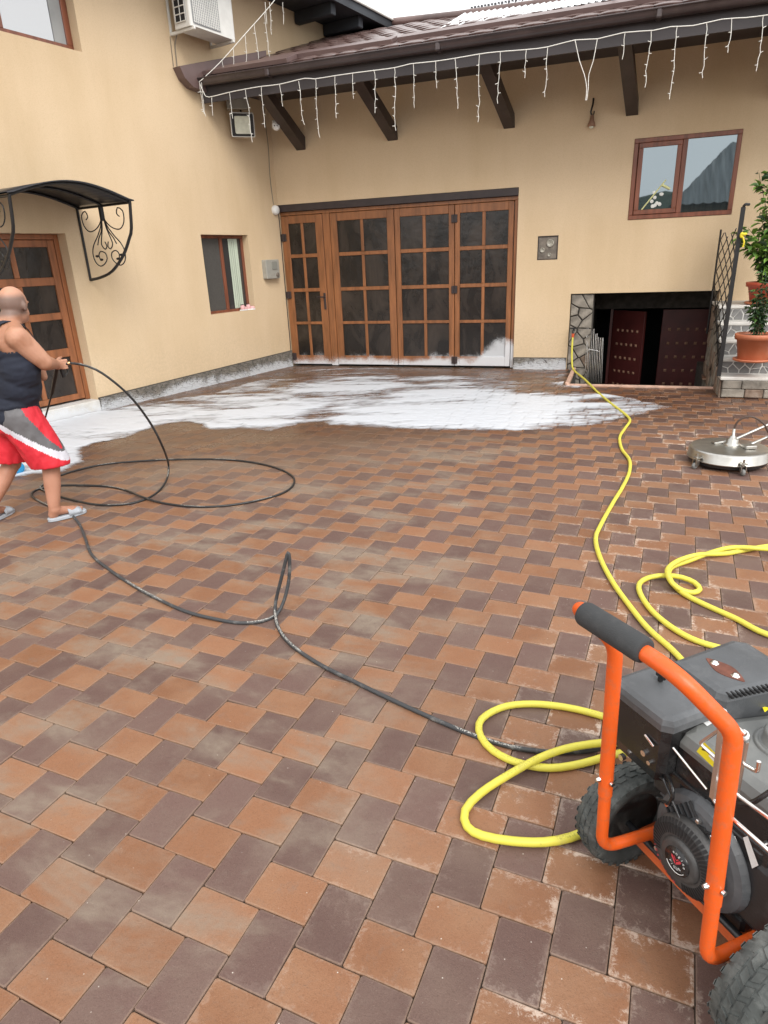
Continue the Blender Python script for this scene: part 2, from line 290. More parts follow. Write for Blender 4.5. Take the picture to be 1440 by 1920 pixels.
# ------------------------------------------------------------------ mesh builder
class MB:
    def __init__(s): s.v = []; s.f = []; s.m = []; s.sm = []; s.X = Matrix.Identity(4); s.mi = 0; s.smooth = False
    def add(s, vs, fs, smooth=None):
        k = len(s.v); s.v += [tuple(s.X @ Vector(p)) for p in vs]
        for f in fs: s.f.append(tuple(i+k for i in f)); s.m.append(s.mi); s.sm.append(s.smooth if smooth is None else smooth)
        return s
    def box(s, a, b, ch=0.):
        x0, y0, z0 = (min(a[i], b[i]) for i in range(3)); x1, y1, z1 = (max(a[i], b[i]) for i in range(3))
        if ch <= 0:
            return s.add([(x0,y0,z0),(x1,y0,z0),(x1,y1,z0),(x0,y1,z0),(x0,y0,z1),(x1,y0,z1),(x1,y1,z1),(x0,y1,z1)],
                         [(3,2,1,0),(4,5,6,7),(0,1,5,4),(1,2,6,5),(2,3,7,6),(3,0,4,7)])
        c = min(ch, .49*min(x1-x0, y1-y0, z1-z0)); V = []
        for sx in (0, 1):
            for sy in (0, 1):
                for sz in (0, 1):
                    X, Y, Z = (x0, x1)[sx], (y0, y1)[sy], (z0, z1)[sz]; ix, iy, iz = (c, -c)[sx], (c, -c)[sy], (c, -c)[sz]
                    V += [(X, Y+iy, Z+iz), (X+ix, Y, Z+iz), (X+ix, Y+iy, Z)]
        bm = bmesh.new(); [bm.verts.new(p) for p in V]; r = bmesh.ops.convex_hull(bm, input=bm.verts); bm.verts.index_update()
        bmesh.ops.dissolve_limit(bm, angle_limit=.01, verts=bm.verts, edges=bm.edges); bm.verts.index_update()
        s.add([v.co[:] for v in bm.verts], [[v.index for v in f.verts] for f in bm.faces]); bm.free(); return s
    def tube(s, path, r, n=10, caps=True, closed=False, smooth=True):
        P = [Vector(p) for p in path]; R = r if isinstance(r, (list, tuple)) else [r]*len(P)
        T = []
        for i in range(len(P)):
            a = P[i-1] if (i or closed) else P[0]; b = P[(i+1) % len(P)] if (i < len(P)-1 or closed) else P[-1]
            t = (b-a); T.append(t.normalized() if t.length > 1e-9 else Vector((0, 0, 1)))
        up = Vector((0, 0, 1)) if abs(T[0].z) < .9 else Vector((1, 0, 0))
        nrm = (up-T[0]*up.dot(T[0])).normalized(); V = []
        for i, p in enumerate(P):
            if i:
                q = T[i-1].rotation_difference(T[i]); nrm = (q @ nrm); nrm = (nrm-T[i]*nrm.dot(T[i])).normalized()
            bn = T[i].cross(nrm)
            V += [p+(nrm*math.cos(2*math.pi*k/n)+bn*math.sin(2*math.pi*k/n))*R[i] for k in range(n)]
        F = []; m = len(P)
        for i in range(m if closed else m-1):
            for k in range(n):
                a = i*n+k; b = i*n+(k+1) % n; j = ((i+1) % m)*n; F.append((a, b, j+(k+1) % n, j+k))
        s.add(V, F, smooth)
        if caps and not closed: s.add(V[:n], [tuple(range(n-1, -1, -1))], False); s.add(V[-n:], [tuple(range(n))], False)
        return s
    def lathe(s, prof, n=32, axis='z', c=(0, 0, 0), smooth=True, arc=None):
        V = []; c = Vector(c)
        for r, h in prof:
            for k in range(n):
                a = 2*math.pi*k/n; x, y = r*math.cos(a), r*math.sin(a)
                V.append(c+Vector({'z': (x, y, h), 'y': (x, h, -y), 'x': (h, x, y)}[axis]))
        F = []
        for i in range(len(prof)-1):
            for k in range(n): F.append((i*n+k, i*n+(k+1) % n, (i+1)*n+(k+1) % n, (i+1)*n+k))
        s.add(V, F, smooth)
        if prof[0][0] > 1e-6: s.add(V[:n], [tuple(range(n-1, -1, -1))], False)
        if prof[-1][0] > 1e-6: s.add(V[-n:], [tuple(range(n))], False)
        return s
    def prism(s, poly, z0, z1, bev=0., bottom=True, plane='xy', dome=0.):
        """polygon (counter-clockwise) extruded along its normal, bevelled at the far end"""
        P = [Vector(p[:2]) for p in poly]; n = len(P)
        def inset(d):
            o = []
            for i in range(n):
                e1 = (P[i]-P[i-1]).normalized(); e2 = (P[(i+1) % n]-P[i]).normalized()
                n1 = Vector((-e1.y, e1.x)); n2 = Vector((-e2.y, e2.x)); k = n1+n2
                k = k/max(.35, k.dot(n1)) if k.length > 1e-6 else n1
                o.append(P[i]+k*d)
            return o
        mp = {'xy': lambda p, h: (p.x, p.y, h), 'xz': lambda p, h: (p.x, h, p.y), 'yz': lambda p, h: (h, p.x, p.y)}[plane]
        sg = 1 if z1 > z0 else -1
        rings = [[mp(p, z0) for p in P]]
        if bev > 0:
            rings += [[mp(p, z1-sg*bev) for p in P], [mp(p, z1-sg*bev*.3) for p in inset(bev*.3)], [mp(p, z1) for p in inset(bev)]]
        else: rings.append([mp(p, z1) for p in P])
        V = [q for r in rings for q in r]; F = []
        for i in range(len(rings)-1):
            for k in range(n): F.append((i*n+k, i*n+(k+1) % n, (i+1)*n+(k+1) % n, (i+1)*n+k))
        F.append(tuple(range((len(rings)-1)*n, len(rings)*n)))
        if bottom: F.append(tuple(range(n-1, -1, -1)))
        flip = (plane == 'xz') ^ (sg < 0)
        if flip: F = [tuple(reversed(f)) for f in F]
        return s.add(V, F)
    def ell(s, c, r, n=16, m=10, rot=None):
        V = []; c = Vector(c); q = rot or Matrix.Identity(3)
        for i in range(m+1):
            t = math.pi*i/m
            for k in range(n):
                a = 2*math.pi*k/n; V.append(c+q @ Vector((r[0]*math.sin(t)*math.cos(a), r[1]*math.sin(t)*math.sin(a), r[2]*math.cos(t))))
        F = [(i*n+k, (i+1)*n+k, (i+1)*n+(k+1) % n, i*n+(k+1) % n) for i in range(m) for k in range(n)]
        return s.add(V, F, True)
    def mesh(s, name, mats):
        me = bpy.data.meshes.new(name); me.from_pydata(s.v, [], s.f)
        for m in mats: me.materials.append(m)
        me.polygons.foreach_set('material_index', s.m); me.polygons.foreach_set('use_smooth', s.sm); me.update(); me.validate(); return me
    def build(s, name, mats, parent=None, **kw):
        if not isinstance(mats, (list, tuple)): mats = [mats]
        return link(name, s.mesh(name, mats), parent, **kw)
def link(name, me, parent=None, loc=None, rot=None, **kw):
    o = bpy.data.objects.new(name, me); COL.objects.link(o); o.parent = parent
    if loc is not None: o.location = loc
    if rot is not None: o.rotation_euler = rot
    for k, v in kw.items(): o[k] = v
    return o
def centre(o):
    """moves a top-level mesh's origin to the foot of its bounding box"""
    co = np.empty(len(o.data.vertices)*3); o.data.vertices.foreach_get('co', co); co = co.reshape(-1, 3)
    c = (co.min(0)+co.max(0))/2; c[2] = co[:, 2].min(); co -= c; o.data.vertices.foreach_set('co', co.ravel()); o.data.update(); o.location = c
    return o
def thing(name, label, cat, loc=(0, 0, 0), rz=0., group=None):
    o = bpy.data.objects.new(name, None); COL.objects.link(o); o.empty_display_size = .1
    o.location = loc; o.rotation_euler = (0, 0, rz); o['label'] = label; o['category'] = cat
    if group: o['group'] = group
    return o
def tag(o, label, cat, group=None):
    o['label'] = label; o['category'] = cat
    if group: o['group'] = group
    return o
def structure(o): o['kind'] = 'structure'; return o
def fillet(path, r, n=6):
    P = [Vector(p) for p in path]; out = [P[0]]
    for i in range(1, len(P)-1):
        a, b, c = P[i-1], P[i], P[i+1]; rr_ = r[i-1] if isinstance(r, (list, tuple)) else r; d1 = (a-b); d2 = (c-b); k = min(rr_, d1.length*.48, d2.length*.48)
        p, q = b+d1.normalized()*k, b+d2.normalized()*k
        for j in range(n+1):
            t = j/n; out.append(p*(1-t)**2+b*2*t*(1-t)+q*t*t)
    out.append(P[-1]); return out
def spline(pts, step=.03, closed=False):
    P = [Vector(p) for p in pts]; out = []; n = len(P)
    for i in range(n if closed else n-1):
        p0 = P[i-1] if (i or closed) else P[0]*2-P[1]; p1 = P[i]; p2 = P[(i+1) % n]; p3 = P[(i+2) % n] if (i+2 < n or closed) else P[-1]*2-P[-2]
        k = max(2, int((p2-p1).length/step))
        for j in range(k):
            t = j/k; out.append(.5*((2*p1)+(p2-p0)*t+(2*p0-5*p1+4*p2-p3)*t*t+(3*p1-p0-3*p2+p3)*t**3))
    if not closed: out.append(P[-1])
    return out
def rrect(x0, y0, x1, y1, r, n=4):
    o = []
    for cx, cy, a0 in ((x1-r, y0+r, -90), (x1-r, y1-r, 0), (x0+r, y1-r, 90), (x0+r, y0+r, 180)):
        for k in range(n+1):
            a = rad(a0+90*k/n); o.append((cx+r*math.cos(a), cy+r*math.sin(a)))
    return o
def cells(x0, z0, x1, z1, n, gap=.012, seed=1, asp=1.):
    """irregular stone outlines filling a rectangle"""
    R = random.Random(seed); w, h = x1-x0, z1-z0; nx = max(1, round(math.sqrt(n*w/h/asp))); nz = max(1, round(n/nx)); pts = []
    for i in range(nx):
        for j in range(nz): pts.append(Vector((x0+w*(i+.5+R.uniform(-.42, .42)+(.25 if j % 2 else -.25))/nx, z0+h*(j+.5+R.uniform(-.38, .38))/nz)))
    out = []
    for i, p in enumerate(pts):
        poly = [Vector((x0, z0)), Vector((x1, z0)), Vector((x1, z1)), Vector((x0, z1))]
        for j, q in enumerate(pts):
            if i == j or (q-p).length > 4*max(w/nx, h/nz): continue
            m = (p+q)/2; d = (q-p).normalized(); new = []
            for k in range(len(poly)):
                a, b = poly[k-1], poly[k]; da, db = (a-m).dot(d), (b-m).dot(d)
                if (da <= 0) != (db <= 0): new.append(a+(b-a)*(da/(da-db)))
                if db <= 0: new.append(b)
            poly = new
            if len(poly) < 3: break
        if len(poly) < 3: continue
        c = sum(poly, Vector((0, 0)))/len(poly); o = []
        for v in poly:
            d = v-c
            if d.length > gap*1.5: o.append(c+d*(1-gap*.8/d.length))
        # drop near-duplicate corners
        q = [v for k, v in enumerate(o) if (v-o[k-1]).length > .006]
        if len(q) >= 3:
            area = sum(q[k-1].x*q[k].y-q[k].x*q[k-1].y for k in range(len(q)))/2
            if area > .0004: out.append(q)
    return out

# ------------------------------------------------------------------ ground and paving
LAT = rad(-4.17997); WB, LB = .14, .196                # block module 14 x 19.6 cm
UX = Vector((math.cos(LAT), math.sin(LAT), 0)); VX = Vector((-math.sin(LAT), math.cos(LAT), 0))
OU, OV = -5.6712*WB, 8.1681*WB
PIT = (-.58, 9.0, 1.17)                                # stairwell x0, y0, x1
gm = MB()
def quad(x0, y0, x1, y1, z): gm.add([(x0, y0, z), (x1, y0, z), (x1, y1, z), (x0, y1, z)], [(0, 1, 2, 3)])
quad(-60, -60, 60, -14, -.012); quad(-60, 14, 60, 60, -.012); quad(-60, -14, -12, 14, -.012); quad(12, -14, 60, 14, -.012)
ground = structure(gm.build('ground', M_JOINT))
gm = MB(); quad(-12, -14, 12, PIT[1], -.012); quad(-12, PIT[1], PIT[0], 14, -.012); quad(PIT[2], PIT[1], 12, 14, -.012); quad(PIT[0], 12.9, PIT[2], 14, -.012)
paving = structure(gm.build('paving', M_JOINT))

def block_mesh(name, material, fine=True):
    hl, hw, g, b = LB/2, WB/2, .0011, .0030; rc = .0045 if fine else .003
    def ring(i, z):
        x, y, r = hl-i, hw-i, rc
        return [(x-r, -y, z), (x, -y+r, z), (x, y-r, z), (x-r, y, z), (-x+r, y, z), (-x, y-r, z), (-x, -y+r, z), (-x+r, -y, z)]
    rings = [ring(g, -.04), ring(g, -b), ring(g+b*.35, -b*.3), ring(g+b, 0)]
    if not fine: rings = [ring(g, -.02), ring(g, -b), ring(g+b*.9, 0)]
    V = [p for r in rings for p in r]; F = []
    for i in range(len(rings)-1):
        for k in range(8): F.append((i*8+k, i*8+(k+1) % 8, (i+1)*8+(k+1) % 8, (i+1)*8+k))
    F.append(tuple(range(len(V)-8, len(V))))
    return V, F
bV, bF = block_mesh('b', None, True); cV, cF = block_mesh('b', None, False)
def finish_uv(me, local):
    uv = me.uv_layers.new(name='block'); li = np.empty(len(me.loops), dtype=np.int32); me.loops.foreach_get('vertex_index', li)
    uv.data.foreach_set('uv', (local[li]/np.array([LB, WB])+.5).astype(np.float32).ravel())
meO = bpy.data.meshes.new('brick_terracotta'); meO.from_pydata(bV, [], bF); meO.materials.append(M_PAV_O); finish_uv(meO, np.array(bV)[:, :2])
meD = meO.copy(); meD.name = 'brick_umber'; meD.materials.clear(); meD.materials.append(M_PAV_D)
blocks = []
for m in range(-70, 60):
    for n in range(-90, 90):
        for kind in (0, 1):
            if kind == 0: u, v, a = n*WB+m*LB+LB/2, n*WB-m*LB+WB/2, 0
            else: u, v, a = n*WB+m*LB+LB+WB/2, (n+1)*WB-m*LB-LB/2, 1
            p = UX*(u+OU)+VX*(v+OV)
            if not (-8 < p.x < 6.2 and -3.2 < p.y < 10.36): continue
            if (p-CORNER).dot(WALL_N) < -.12: continue
            if PIT[0]-.06 < p.x < PIT[2] and p.y > PIT[1]-.02: continue
            if p.x > 1.2 and p.y > 8.6: continue
            X, Y, Zc = pix(p); px = 0
            if Zc > .2 and -60 < X < 1500 and 0 < Y < 1990: px = F_PX**2/Zc**2*CAM_H/Zc
            blocks.append((px, p, a, kind))
blocks.sort(key=lambda t: -t[0])
for i, (px, p, a, kind) in enumerate(blocks[:300]):
    o = bpy.data.objects.new('brick', meD if kind else meO); COL.objects.link(o); o.parent = paving
    o.location = (p.x, p.y, random.uniform(-.0026, .0014)); o.rotation_euler = (random.gauss(0, .008), random.gauss(0, .008), LAT+a*math.pi/2+random.gauss(0, .008))
    o.color = (random.random(), 0, 0, 1)
rest = blocks[300:]; N_ = len(rest); tv = np.array(cV); nv = len(tv)
ang = np.array([LAT+b[2]*math.pi/2 for b in rest])+rng.normal(0, .006, N_); ca, sa = np.cos(ang), np.sin(ang)
px_ = np.array([b[1].x for b in rest]); py_ = np.array([b[1].y for b in rest]); zz = rng.uniform(-.0018, .0012, N_); tx, ty = rng.normal(0, .005, N_), rng.normal(0, .005, N_)
VX_ = tv[None, :, 0]*ca[:, None]-tv[None, :, 1]*sa[:, None]+px_[:, None]; VY_ = tv[None, :, 0]*sa[:, None]+tv[None, :, 1]*ca[:, None]+py_[:, None]
VZ_ = tv[None, :, 2]+zz[:, None]+tv[None, :, 0]*tx[:, None]+tv[None, :, 1]*ty[:, None]
allv = np.stack([VX_, VY_, VZ_], -1).reshape(-1, 3)
allf = [tuple(i+k*nv for i in f) for k in range(N_) for f in cF]
me = bpy.data.meshes.new('bricks_far'); me.from_pydata(allv.tolist(), [], allf); me.materials.append(M_PAV_O); me.materials.append(M_PAV_D)
nf = len(cF); me.polygons.foreach_set('material_index', np.repeat(np.array([b[3] for b in rest]), nf).astype(np.int32))
finish_uv(me, np.tile(tv[:, :2], (N_, 1)))
at = me.attributes.new('tint', 'FLOAT', 'FACE'); at.data.foreach_set('value', np.repeat(rng.random(N_), nf).astype(np.float32)); me.update()
fb = link('brick', me, paving, kind='stuff'); fb.color = (0, 0, 0, 1)

# ------------------------------------------------------------------ garage wing (back)
wing = thing('garage_wing', 'low cream stuccoed wing with brown tiled roof and a wide paned garage door', 'building', (0, BY, 0))
def holes_wall(mb, u0, u1, z0, z1, holes, t0, t1):
    """slab with rectangular openings; u along, depth from t0 to t1"""
    us = sorted({u0, u1, *[h[0] for h in holes], *[h[2] for h in holes]}); zs = sorted({z0, z1, *[h[1] for h in holes], *[h[3] for h in holes]})
    us = [u for u in us if u0 <= u <= u1]; zs = [z for z in zs if z0 <= z <= z1]
    inh = lambda u, z: any(h[0] < u < h[2] and h[1] < z < h[3] for h in holes)
    nu, nz = len(us), len(zs)
    for i in range(nu-1):
        for j in range(nz-1):
            a, b, c, d = us[i], us[i+1], zs[j], zs[j+1]
            if inh((a+b)/2, (c+d)/2): continue
            for t, fl in ((t0, 0), (t1, 1)):
                f = [(0, 1, 2, 3)] if (fl ^ (t0 > t1)) == 0 else [(3, 2, 1, 0)]
                mb.add([(a, t, c), (b, t, c), (b, t, d), (a, t, d)], f)
    for i in range(nu-1):
        for j in range(nz-1):
            a, b, c, d = us[i], us[i+1], zs[j], zs[j+1]; u, z = (a+b)/2, (c+d)/2
            if inh(u, z): continue
            nb = ((i > 0) and not inh((us[i-1]+a)/2, z), (i < nu-2) and not inh((b+us[i+2])/2, z) if i < nu-2 else False,
                  (j > 0) and not inh(u, (zs[j-1]+c)/2), (j < nz-2) and not inh(u, (d+zs[j+2])/2) if j < nz-2 else False)
            if not nb[0]: mb.add([(a, t0, c), (a, t1, c), (a, t1, d), (a, t0, d)], [(0, 1, 2, 3)])
            if not nb[1]: mb.add([(b, t0, c), (b, t1, c), (b, t1, d), (b, t0, d)], [(3, 2, 1, 0)])
            if not nb[2]: mb.add([(a, t0, c), (b, t0, c), (b, t1, c), (a, t1, c)], [(0, 1, 2, 3)])
            if not nb[3]: mb.add([(a, t0, d), (b, t0, d), (b, t1, d), (a, t1, d)], [(3, 2, 1, 0)])
    return mb
GD = (-5.47, -1.6, -1.532, 2.545); BO = (-.728, -1.6, 1.235, 1.09); WN = (-.036, 2.034, 1.243, 3.015); MT = (-1.236, 1.566, -.948, 1.889)
mb = MB(); holes_wall(mb, -5.75, 7.2, -1.45, 4.3, [GD, BO, WN, MT], 0, .32); mb.build('wall', M_STUCCO, wing)
MB().box((-5.47, -.02, -.3), (-1.532, .3, -.002)).build('threshold', M_MORTAR, wing)
# plinth pieces right of the garage door: crackled facing stones on a backing
M_DKMORT = splash(M_MORTAR, .15, .07, .75)
def plinth(parent, u0, u1, z0, zt, out, n, seed, name='plinth'):
    """zt: top height as a function of u; out: sign of the outward depth axis"""
    mb = MB(); o = out
    mb.add([(u0, 0, z0), (u1, 0, z0), (u1, 0, zt(u1)), (u0, 0, zt(u0)), (u0, o*.03, z0), (u1, o*.03, z0), (u1, o*.03, zt(u1)), (u0, o*.03, zt(u0))],
           [(4, 5, 6, 7), (7, 6, 2, 3), (0, 4, 7, 3), (5, 1, 2, 6)])
    p = mb.build(name, M_DKMORT, parent); sb = MB()
    for poly in cells(u0+.005, 0., u1-.005, 1., n, .0, seed, asp=.5/(.25)):
        q = [Vector((v.x, z0+.008+(zt(v.x)-z0-.016)*v.y)) for v in poly]
        c = sum(q, Vector((0, 0)))/len(q); q = [c+(v-c)*.90 for v in q]
        sb.prism(q, o*.028, o*(.034+random.Random(q[0].x).uniform(0, .005)), .002, False, 'xz')
    sb.build('facing_stones', M_PLINTH_S, p, kind='stuff')
plinth(wing, -1.53, -.735, -.03, lambda u: .175, -1, 46, 3)
# dark brown steel surround of the garage door
mb = MB(); mb.box((-5.46, -.012, 2.44), (-1.534, .10, 2.543), .004); mb.box((-5.46, -.006, 0), (-5.37, .09, 2.438), .004)
mb.build('door_surround', M_DKBROWN, wing)
# oak door: outer frame, four leaves of 2 x 4 panes
mb = MB(); y0, y1 = .035, .10
mb.box((-5.368, y0, 2.385), (-1.536, y1, 2.437), .004); mb.box((-1.585, y0, 0.01), (-1.536, y1, 2.383), .004); mb.box((-4.62, y0-.004, .01), (-4.50, y1, 2.383), .004)
mb.build('door_frame', M_OAK_S, wing)
ROWS = [(.175, .690), (.735, 1.215), (1.27, 1.745), (1.80, 2.262)]
pane_cache = {}
def leaf(x0, x1, st, hinge_side, handle=None, first=False):
    lf = MB(); ya, yb = .020, .085; z0, z1 = .03, 2.378; xm = (x0+x1)/2; mw = .024
    lf.box((x0, ya, z0), (x0+st, yb, z1), .005); lf.box((x1-st, ya, z0), (x1, yb, z1), .005)
    zs = [z0]+[v for r in ROWS for v in r]+[z1]
    for k in range(0, len(zs), 2): lf.box((x0+st+.0005, ya+.003, zs[k]), (x1-st-.0005, yb-.002, zs[k+1]), .005)
    for a, b in ROWS: lf.box((xm-mw, ya+.006, a+.0005), (xm+mw, yb-.004, b-.0005), .005)
    d = lf.build('door_leaf', M_OAK_S, wing)
    w = xm-mw-(x0+st); key = round(w, 3)
    for a, b in ROWS:
        for c in ((x0+st+xm-mw)/2, (xm+mw+x1-st)/2):
            k2 = (key, round(b-a, 3))
            if k2 not in pane_cache: pane_cache[k2] = MB().box((-w/2-.004, -.004, -(b-a)/2-.004), (w/2+.004, .004, (b-a)/2+.004)).mesh('pane', [M_GLASS_DS])
            link('pane', pane_cache[k2], d, (c, ya+.026, (a+b)/2), rot=(random.gauss(0, .004), 0, random.gauss(0, .006)))
    for hx, hz in hinge_side:
        h = MB(); h.box((hx-.045, ya-.02, hz-.055), (hx-.003, ya, hz+.055), .004); h.box((hx+.003, ya-.02, hz-.055), (hx+.045, ya, hz+.055), .004); h.tube([(hx, ya-.022, hz-.06), (hx, ya-.022, hz+.06)], .009, 8)
        h.build('hinge', M_DKBROWN, d)
    if handle:
        hx, hz = handle; h = MB(); h.box((hx-.02, ya-.012, hz-.17), (hx+.02, ya, hz+.09), .006)
        h.tube(fillet([(hx, ya-.005, hz+.03), (hx, ya-.055, hz+.03), (hx-.12, ya-.06, hz+.03)], .02), .010, 8); h.tube([(hx, ya-.02, hz-.1), (hx, ya-.01, hz-.1)], .013, 10)
        h.build('handle', M_DKBROWN, d)
    return d
leaf(-5.355, -4.625, .125, [(-5.32, 2.06), (-5.32, 1.17), (-5.32, .16)], handle=(-4.665, 1.10))
leaf(-4.49, -3.425, .115, []); leaf(-3.415, -2.475, .085, []); leaf(-2.465, -1.595, .075, [(-2.47, 2.19), (-2.47, 1.19), (-2.47, .12)])
MB().box((-5.45, .30, -.2), (-1.55, .315, 2.5)).build('inner_lining', M_DARK, wing); MB().box((-.1, .30, 2.0), (1.3, .315, 3.05)).build('inner_lining', M_DARK, wing)  # unseen black sheets; the window's is added to block sky showing through
# the two-light window
def framed(mb, x0, z0, x1, z1, w, ya, yb, ch=.005):
    mb.box((x0, ya, z0), (x1, yb, z0+w), ch); mb.box((x0, ya, z1-w), (x1, yb, z1), ch); mb.box((x0, ya+.001, z0+w), (x0+w, yb-.001, z1-w), ch); mb.box((x1-w, ya+.001, z0+w), (x1, yb-.001, z1-w), ch)
mb = MB(); framed(mb, -.034, 2.036, 1.241, 3.013, .055, -.012, .07); mb.box((.558, -.010, 2.091), (.62, .068, 2.958), .005)
w1 = mb.build('window', M_MAHO, wing)
mb = MB(); framed(mb, .028, 2.095, .555, 2.955, .058, -.022, .05); sash = mb.build('sash', M_MAHO, w1)
MB().box((.084, .004, 2.150), (.499, .012, 2.899)).build('pane', M_GLASS, w1, rot=(rad(.25), 0, rad(-.2)))
MB().box((.619, .010, 2.089), (1.188, .018, 2.960)).build('pane', M_GLASS, w1)
mb = MB()
# things leaning inside against the glass, seen through it: blind wand and bunch of white flowers
fl = MB(); R_ = random.Random(4)
for k in range(11): fl.ell((.31+R_.uniform(-.07, .07), -.004, 2.23+R_.uniform(-.06, .14)), (.028, .006, .026), 8, 5)
flo = fl.build('white_flowers', M_WHITEP); flo.location = (0, BY, 0); tag(flo, 'bunch of small white flowers showing in the left pane of the brown window', 'flowers')
wd = MB(); wd.tube([(.13, -.004, 2.155), (.40, -.006, 2.50)], .010, 6); wd.tube([(.36, -.008, 2.44), (.46, -.008, 2.385)], .017, 6)
wdo = wd.build('squeegee', mat('pale_yellow_plastic', (.62, .62, .30), .5)); wdo.location = (0, BY, 0); tag(wdo, 'pale squeegee leaning across the left pane of the brown window', 'squeegee')
# recessed meter plate
mb = MB(); mb.box((-1.232, .012, 1.570), (-.952, .05, 1.885), .004); mp_ = mb.build('meter_plate', M_METER, wing)
mb = MB(); framed(mb, -1.234, 1.568, -.950, 1.887, .012, -.002, .03, .002); mb.build('rim', M_DKBROWN, mp_)
for cx, cz, r in ((-1.06, 1.79, .052), (-1.165, 1.70, .034), (-1.065, 1.635, .026)):
    g_ = MB(); g_.lathe([(r, .012), (r, -.004), (r*.8, -.010), (r*.74, -.004), (.001, -.004)], 20, 'y', (cx, 0, cz)); g_.build('dial', mat('dial_grey', (.34, .32, .27), .35, var=.3, vscale=30), mp_)
# bracket struts under the eaves
EY, EZ = 8.90-BY, 3.76
for xb, xt in ((-4.88, -4.80), (-3.39, -3.43), (-1.69, -1.81), (-.097, -.23), (1.62, 1.48)):
    p = Vector((xb, .0, 3.36)); q = Vector((xt, EY+.12, 3.86)); d = (q-p).normalized(); sx = Vector((.075, 0, 0)); up = d.cross(Vector((1, 0, 0))).normalized()*.072
    p -= d*.02; V = []
    for c_ in (p, q): V += [c_-sx-up, c_+sx-up, c_+sx+up, c_-sx+up]
    V[2] = V[2]+Vector((0, .06, 0)); V[3] = V[3]+Vector((0, .06, 0))
    MB().add(V, [(0, 1, 2, 3), (7, 6, 5, 4), (0, 4, 5, 1), (1, 5, 6, 2), (2, 6, 7, 3), (3, 7, 4, 0)]).build('brace', M_DKBROWN, wing)
# roof: sloping deck, scalloped tiles, flashing bands, gutter, fascia
SL = .36; ca_, sa_ = math.cos(math.atan(SL)), math.sin(math.atan(SL)); TOP_ = [(-5.72, 12.85), (-4.35, 12.75), (-2.74, 11.75), (-.4, 11.0), (7.4, 10.9)]; RY0, RZ0 = 8.86-BY, 4.02
def RP(x, t, h=0.): return (x, RY0+t*ca_-h*sa_, RZ0+t*sa_+h*ca_)
XL, XR, TR = -5.72, 7.4, 3.35
def t_top(x):
    for (xa, ya), (xb, yb) in zip(TOP_, TOP_[1:]):
        if xa <= x <= xb: return (ya+(yb-ya)*(x-xa)/(xb-xa)-8.86)/ca_
    return 2.
mb = MB(); tp_ = [RP(x, t_top(x)) for x, _ in TOP_]; lo = [RP(x, 0) for x, _ in TOP_]; lb = [RP(x, 0, -.06) for x, _ in TOP_]; bk = [(p[0], p[1]+2.4, p[2]-.9) for p in tp_]; n = len(TOP_)
for A_, B_, fl_ in ((lo, tp_, 0), (lb, lo, 0), (tp_, bk, 0)): mb.add(A_+B_, [(k, k+1, n+k+1, n+k) for k in range(n-1)])
roof = mb.build('roof', M_FLASH, wing)
def tile_mesh():
    w, l = .300, .36; V = []; n = 6; F = []
    prof = [(0, .002), (.17, .012), (.36, .017), (.64, .017), (.83, .012), (1, .002)]
    for row, (t, dz) in enumerate(((0, 0), (.10, .002), (l, -.004))):
        for k, (u, h) in enumerate(prof):
            tt = t
            if row == 0: tt = .115*(abs(2*u-1)**2.4)
            V.append((u*w-w/2, tt, h+dz+.018))
    for r_ in range(2):
        for k in range(5): F.append((r_*6+k, r_*6+k+1, (r_+1)*6+k+1, (r_+1)*6+k))
    b = len(V)
    for k in range(6): V.append((V[k][0], V[k][1]+.003, V[k][2]-.022))
    for k in range(5): F.append((b+k, b+k+1, k+1, k))
    V2 = [(x, t*ca_-h*sa_, t*sa_+h*ca_) for x, t, h in V]
    me = bpy.data.meshes.new('tile'); me.from_pydata(V2, [], F); me.materials.append(M_TILE); me.polygons.foreach_set('use_smooth', [True]*10+[False]*5); return me
tme = tile_mesh(); tl = []
for r_ in range(11):
    for k in range(46):
        x = XL+.15+k*.288+(.144 if r_ % 2 else 0); t = .02+r_*.300
        if x > XR-.2 or t+.2 > t_top(x): continue
        p = RP(x, t); X, Y, Z_ = pix((p[0], p[1]+BY, p[2])); inv = -20 < X < 1460 and Y > -30
        tl.append((0 if inv else 1, t, x))
tl.sort()
for vis, t, x in tl[:300]: link('tile', tme, roof, RP(x, t), (random.gauss(0, .01), random.gauss(0, .012), random.gauss(0, .008)))
mb = MB(); tv2 = [v.co[:] for v in tme.vertices]; tf2 = [tuple(p.vertices) for p in tme.polygons]
for vis, t, x in tl[300:]:
    p = RP(x, t); mb.add([(a+p[0], b+p[1], c+p[2]) for a, b, c in tv2], tf2)
mb.build('tile', M_TILE, roof, kind='stuff')
for x0, x1, t0, t1 in ((-4.9, -3.0, .36, .62), (-2.95, XR, .44, .74), (-5.72, -4.3, .0, .34)):
    mb = MB(); h0, h1 = .078, .082; V = [RP(x0, t0, h0), RP(x1, t0, h0), RP(x1, t1, h1), RP(x0, t1, h1), RP(x0, t0, .03), RP(x1, t0, .03), RP(x1, t1, .03), RP(x0, t1, .03)]
    mb.add(V, [(0, 1, 2, 3), (0, 4, 5, 1), (1, 5, 6, 2), (2, 6, 7, 3), (3, 7, 4, 0)]); mb.build('flashing', M_FLASH, roof)
mb = MB(); mb.tube([RP(x, t_top(x)-.02, .03) for x, _ in TOP_], .075, 10); mb.build('ridge_cap', M_TILE, roof)
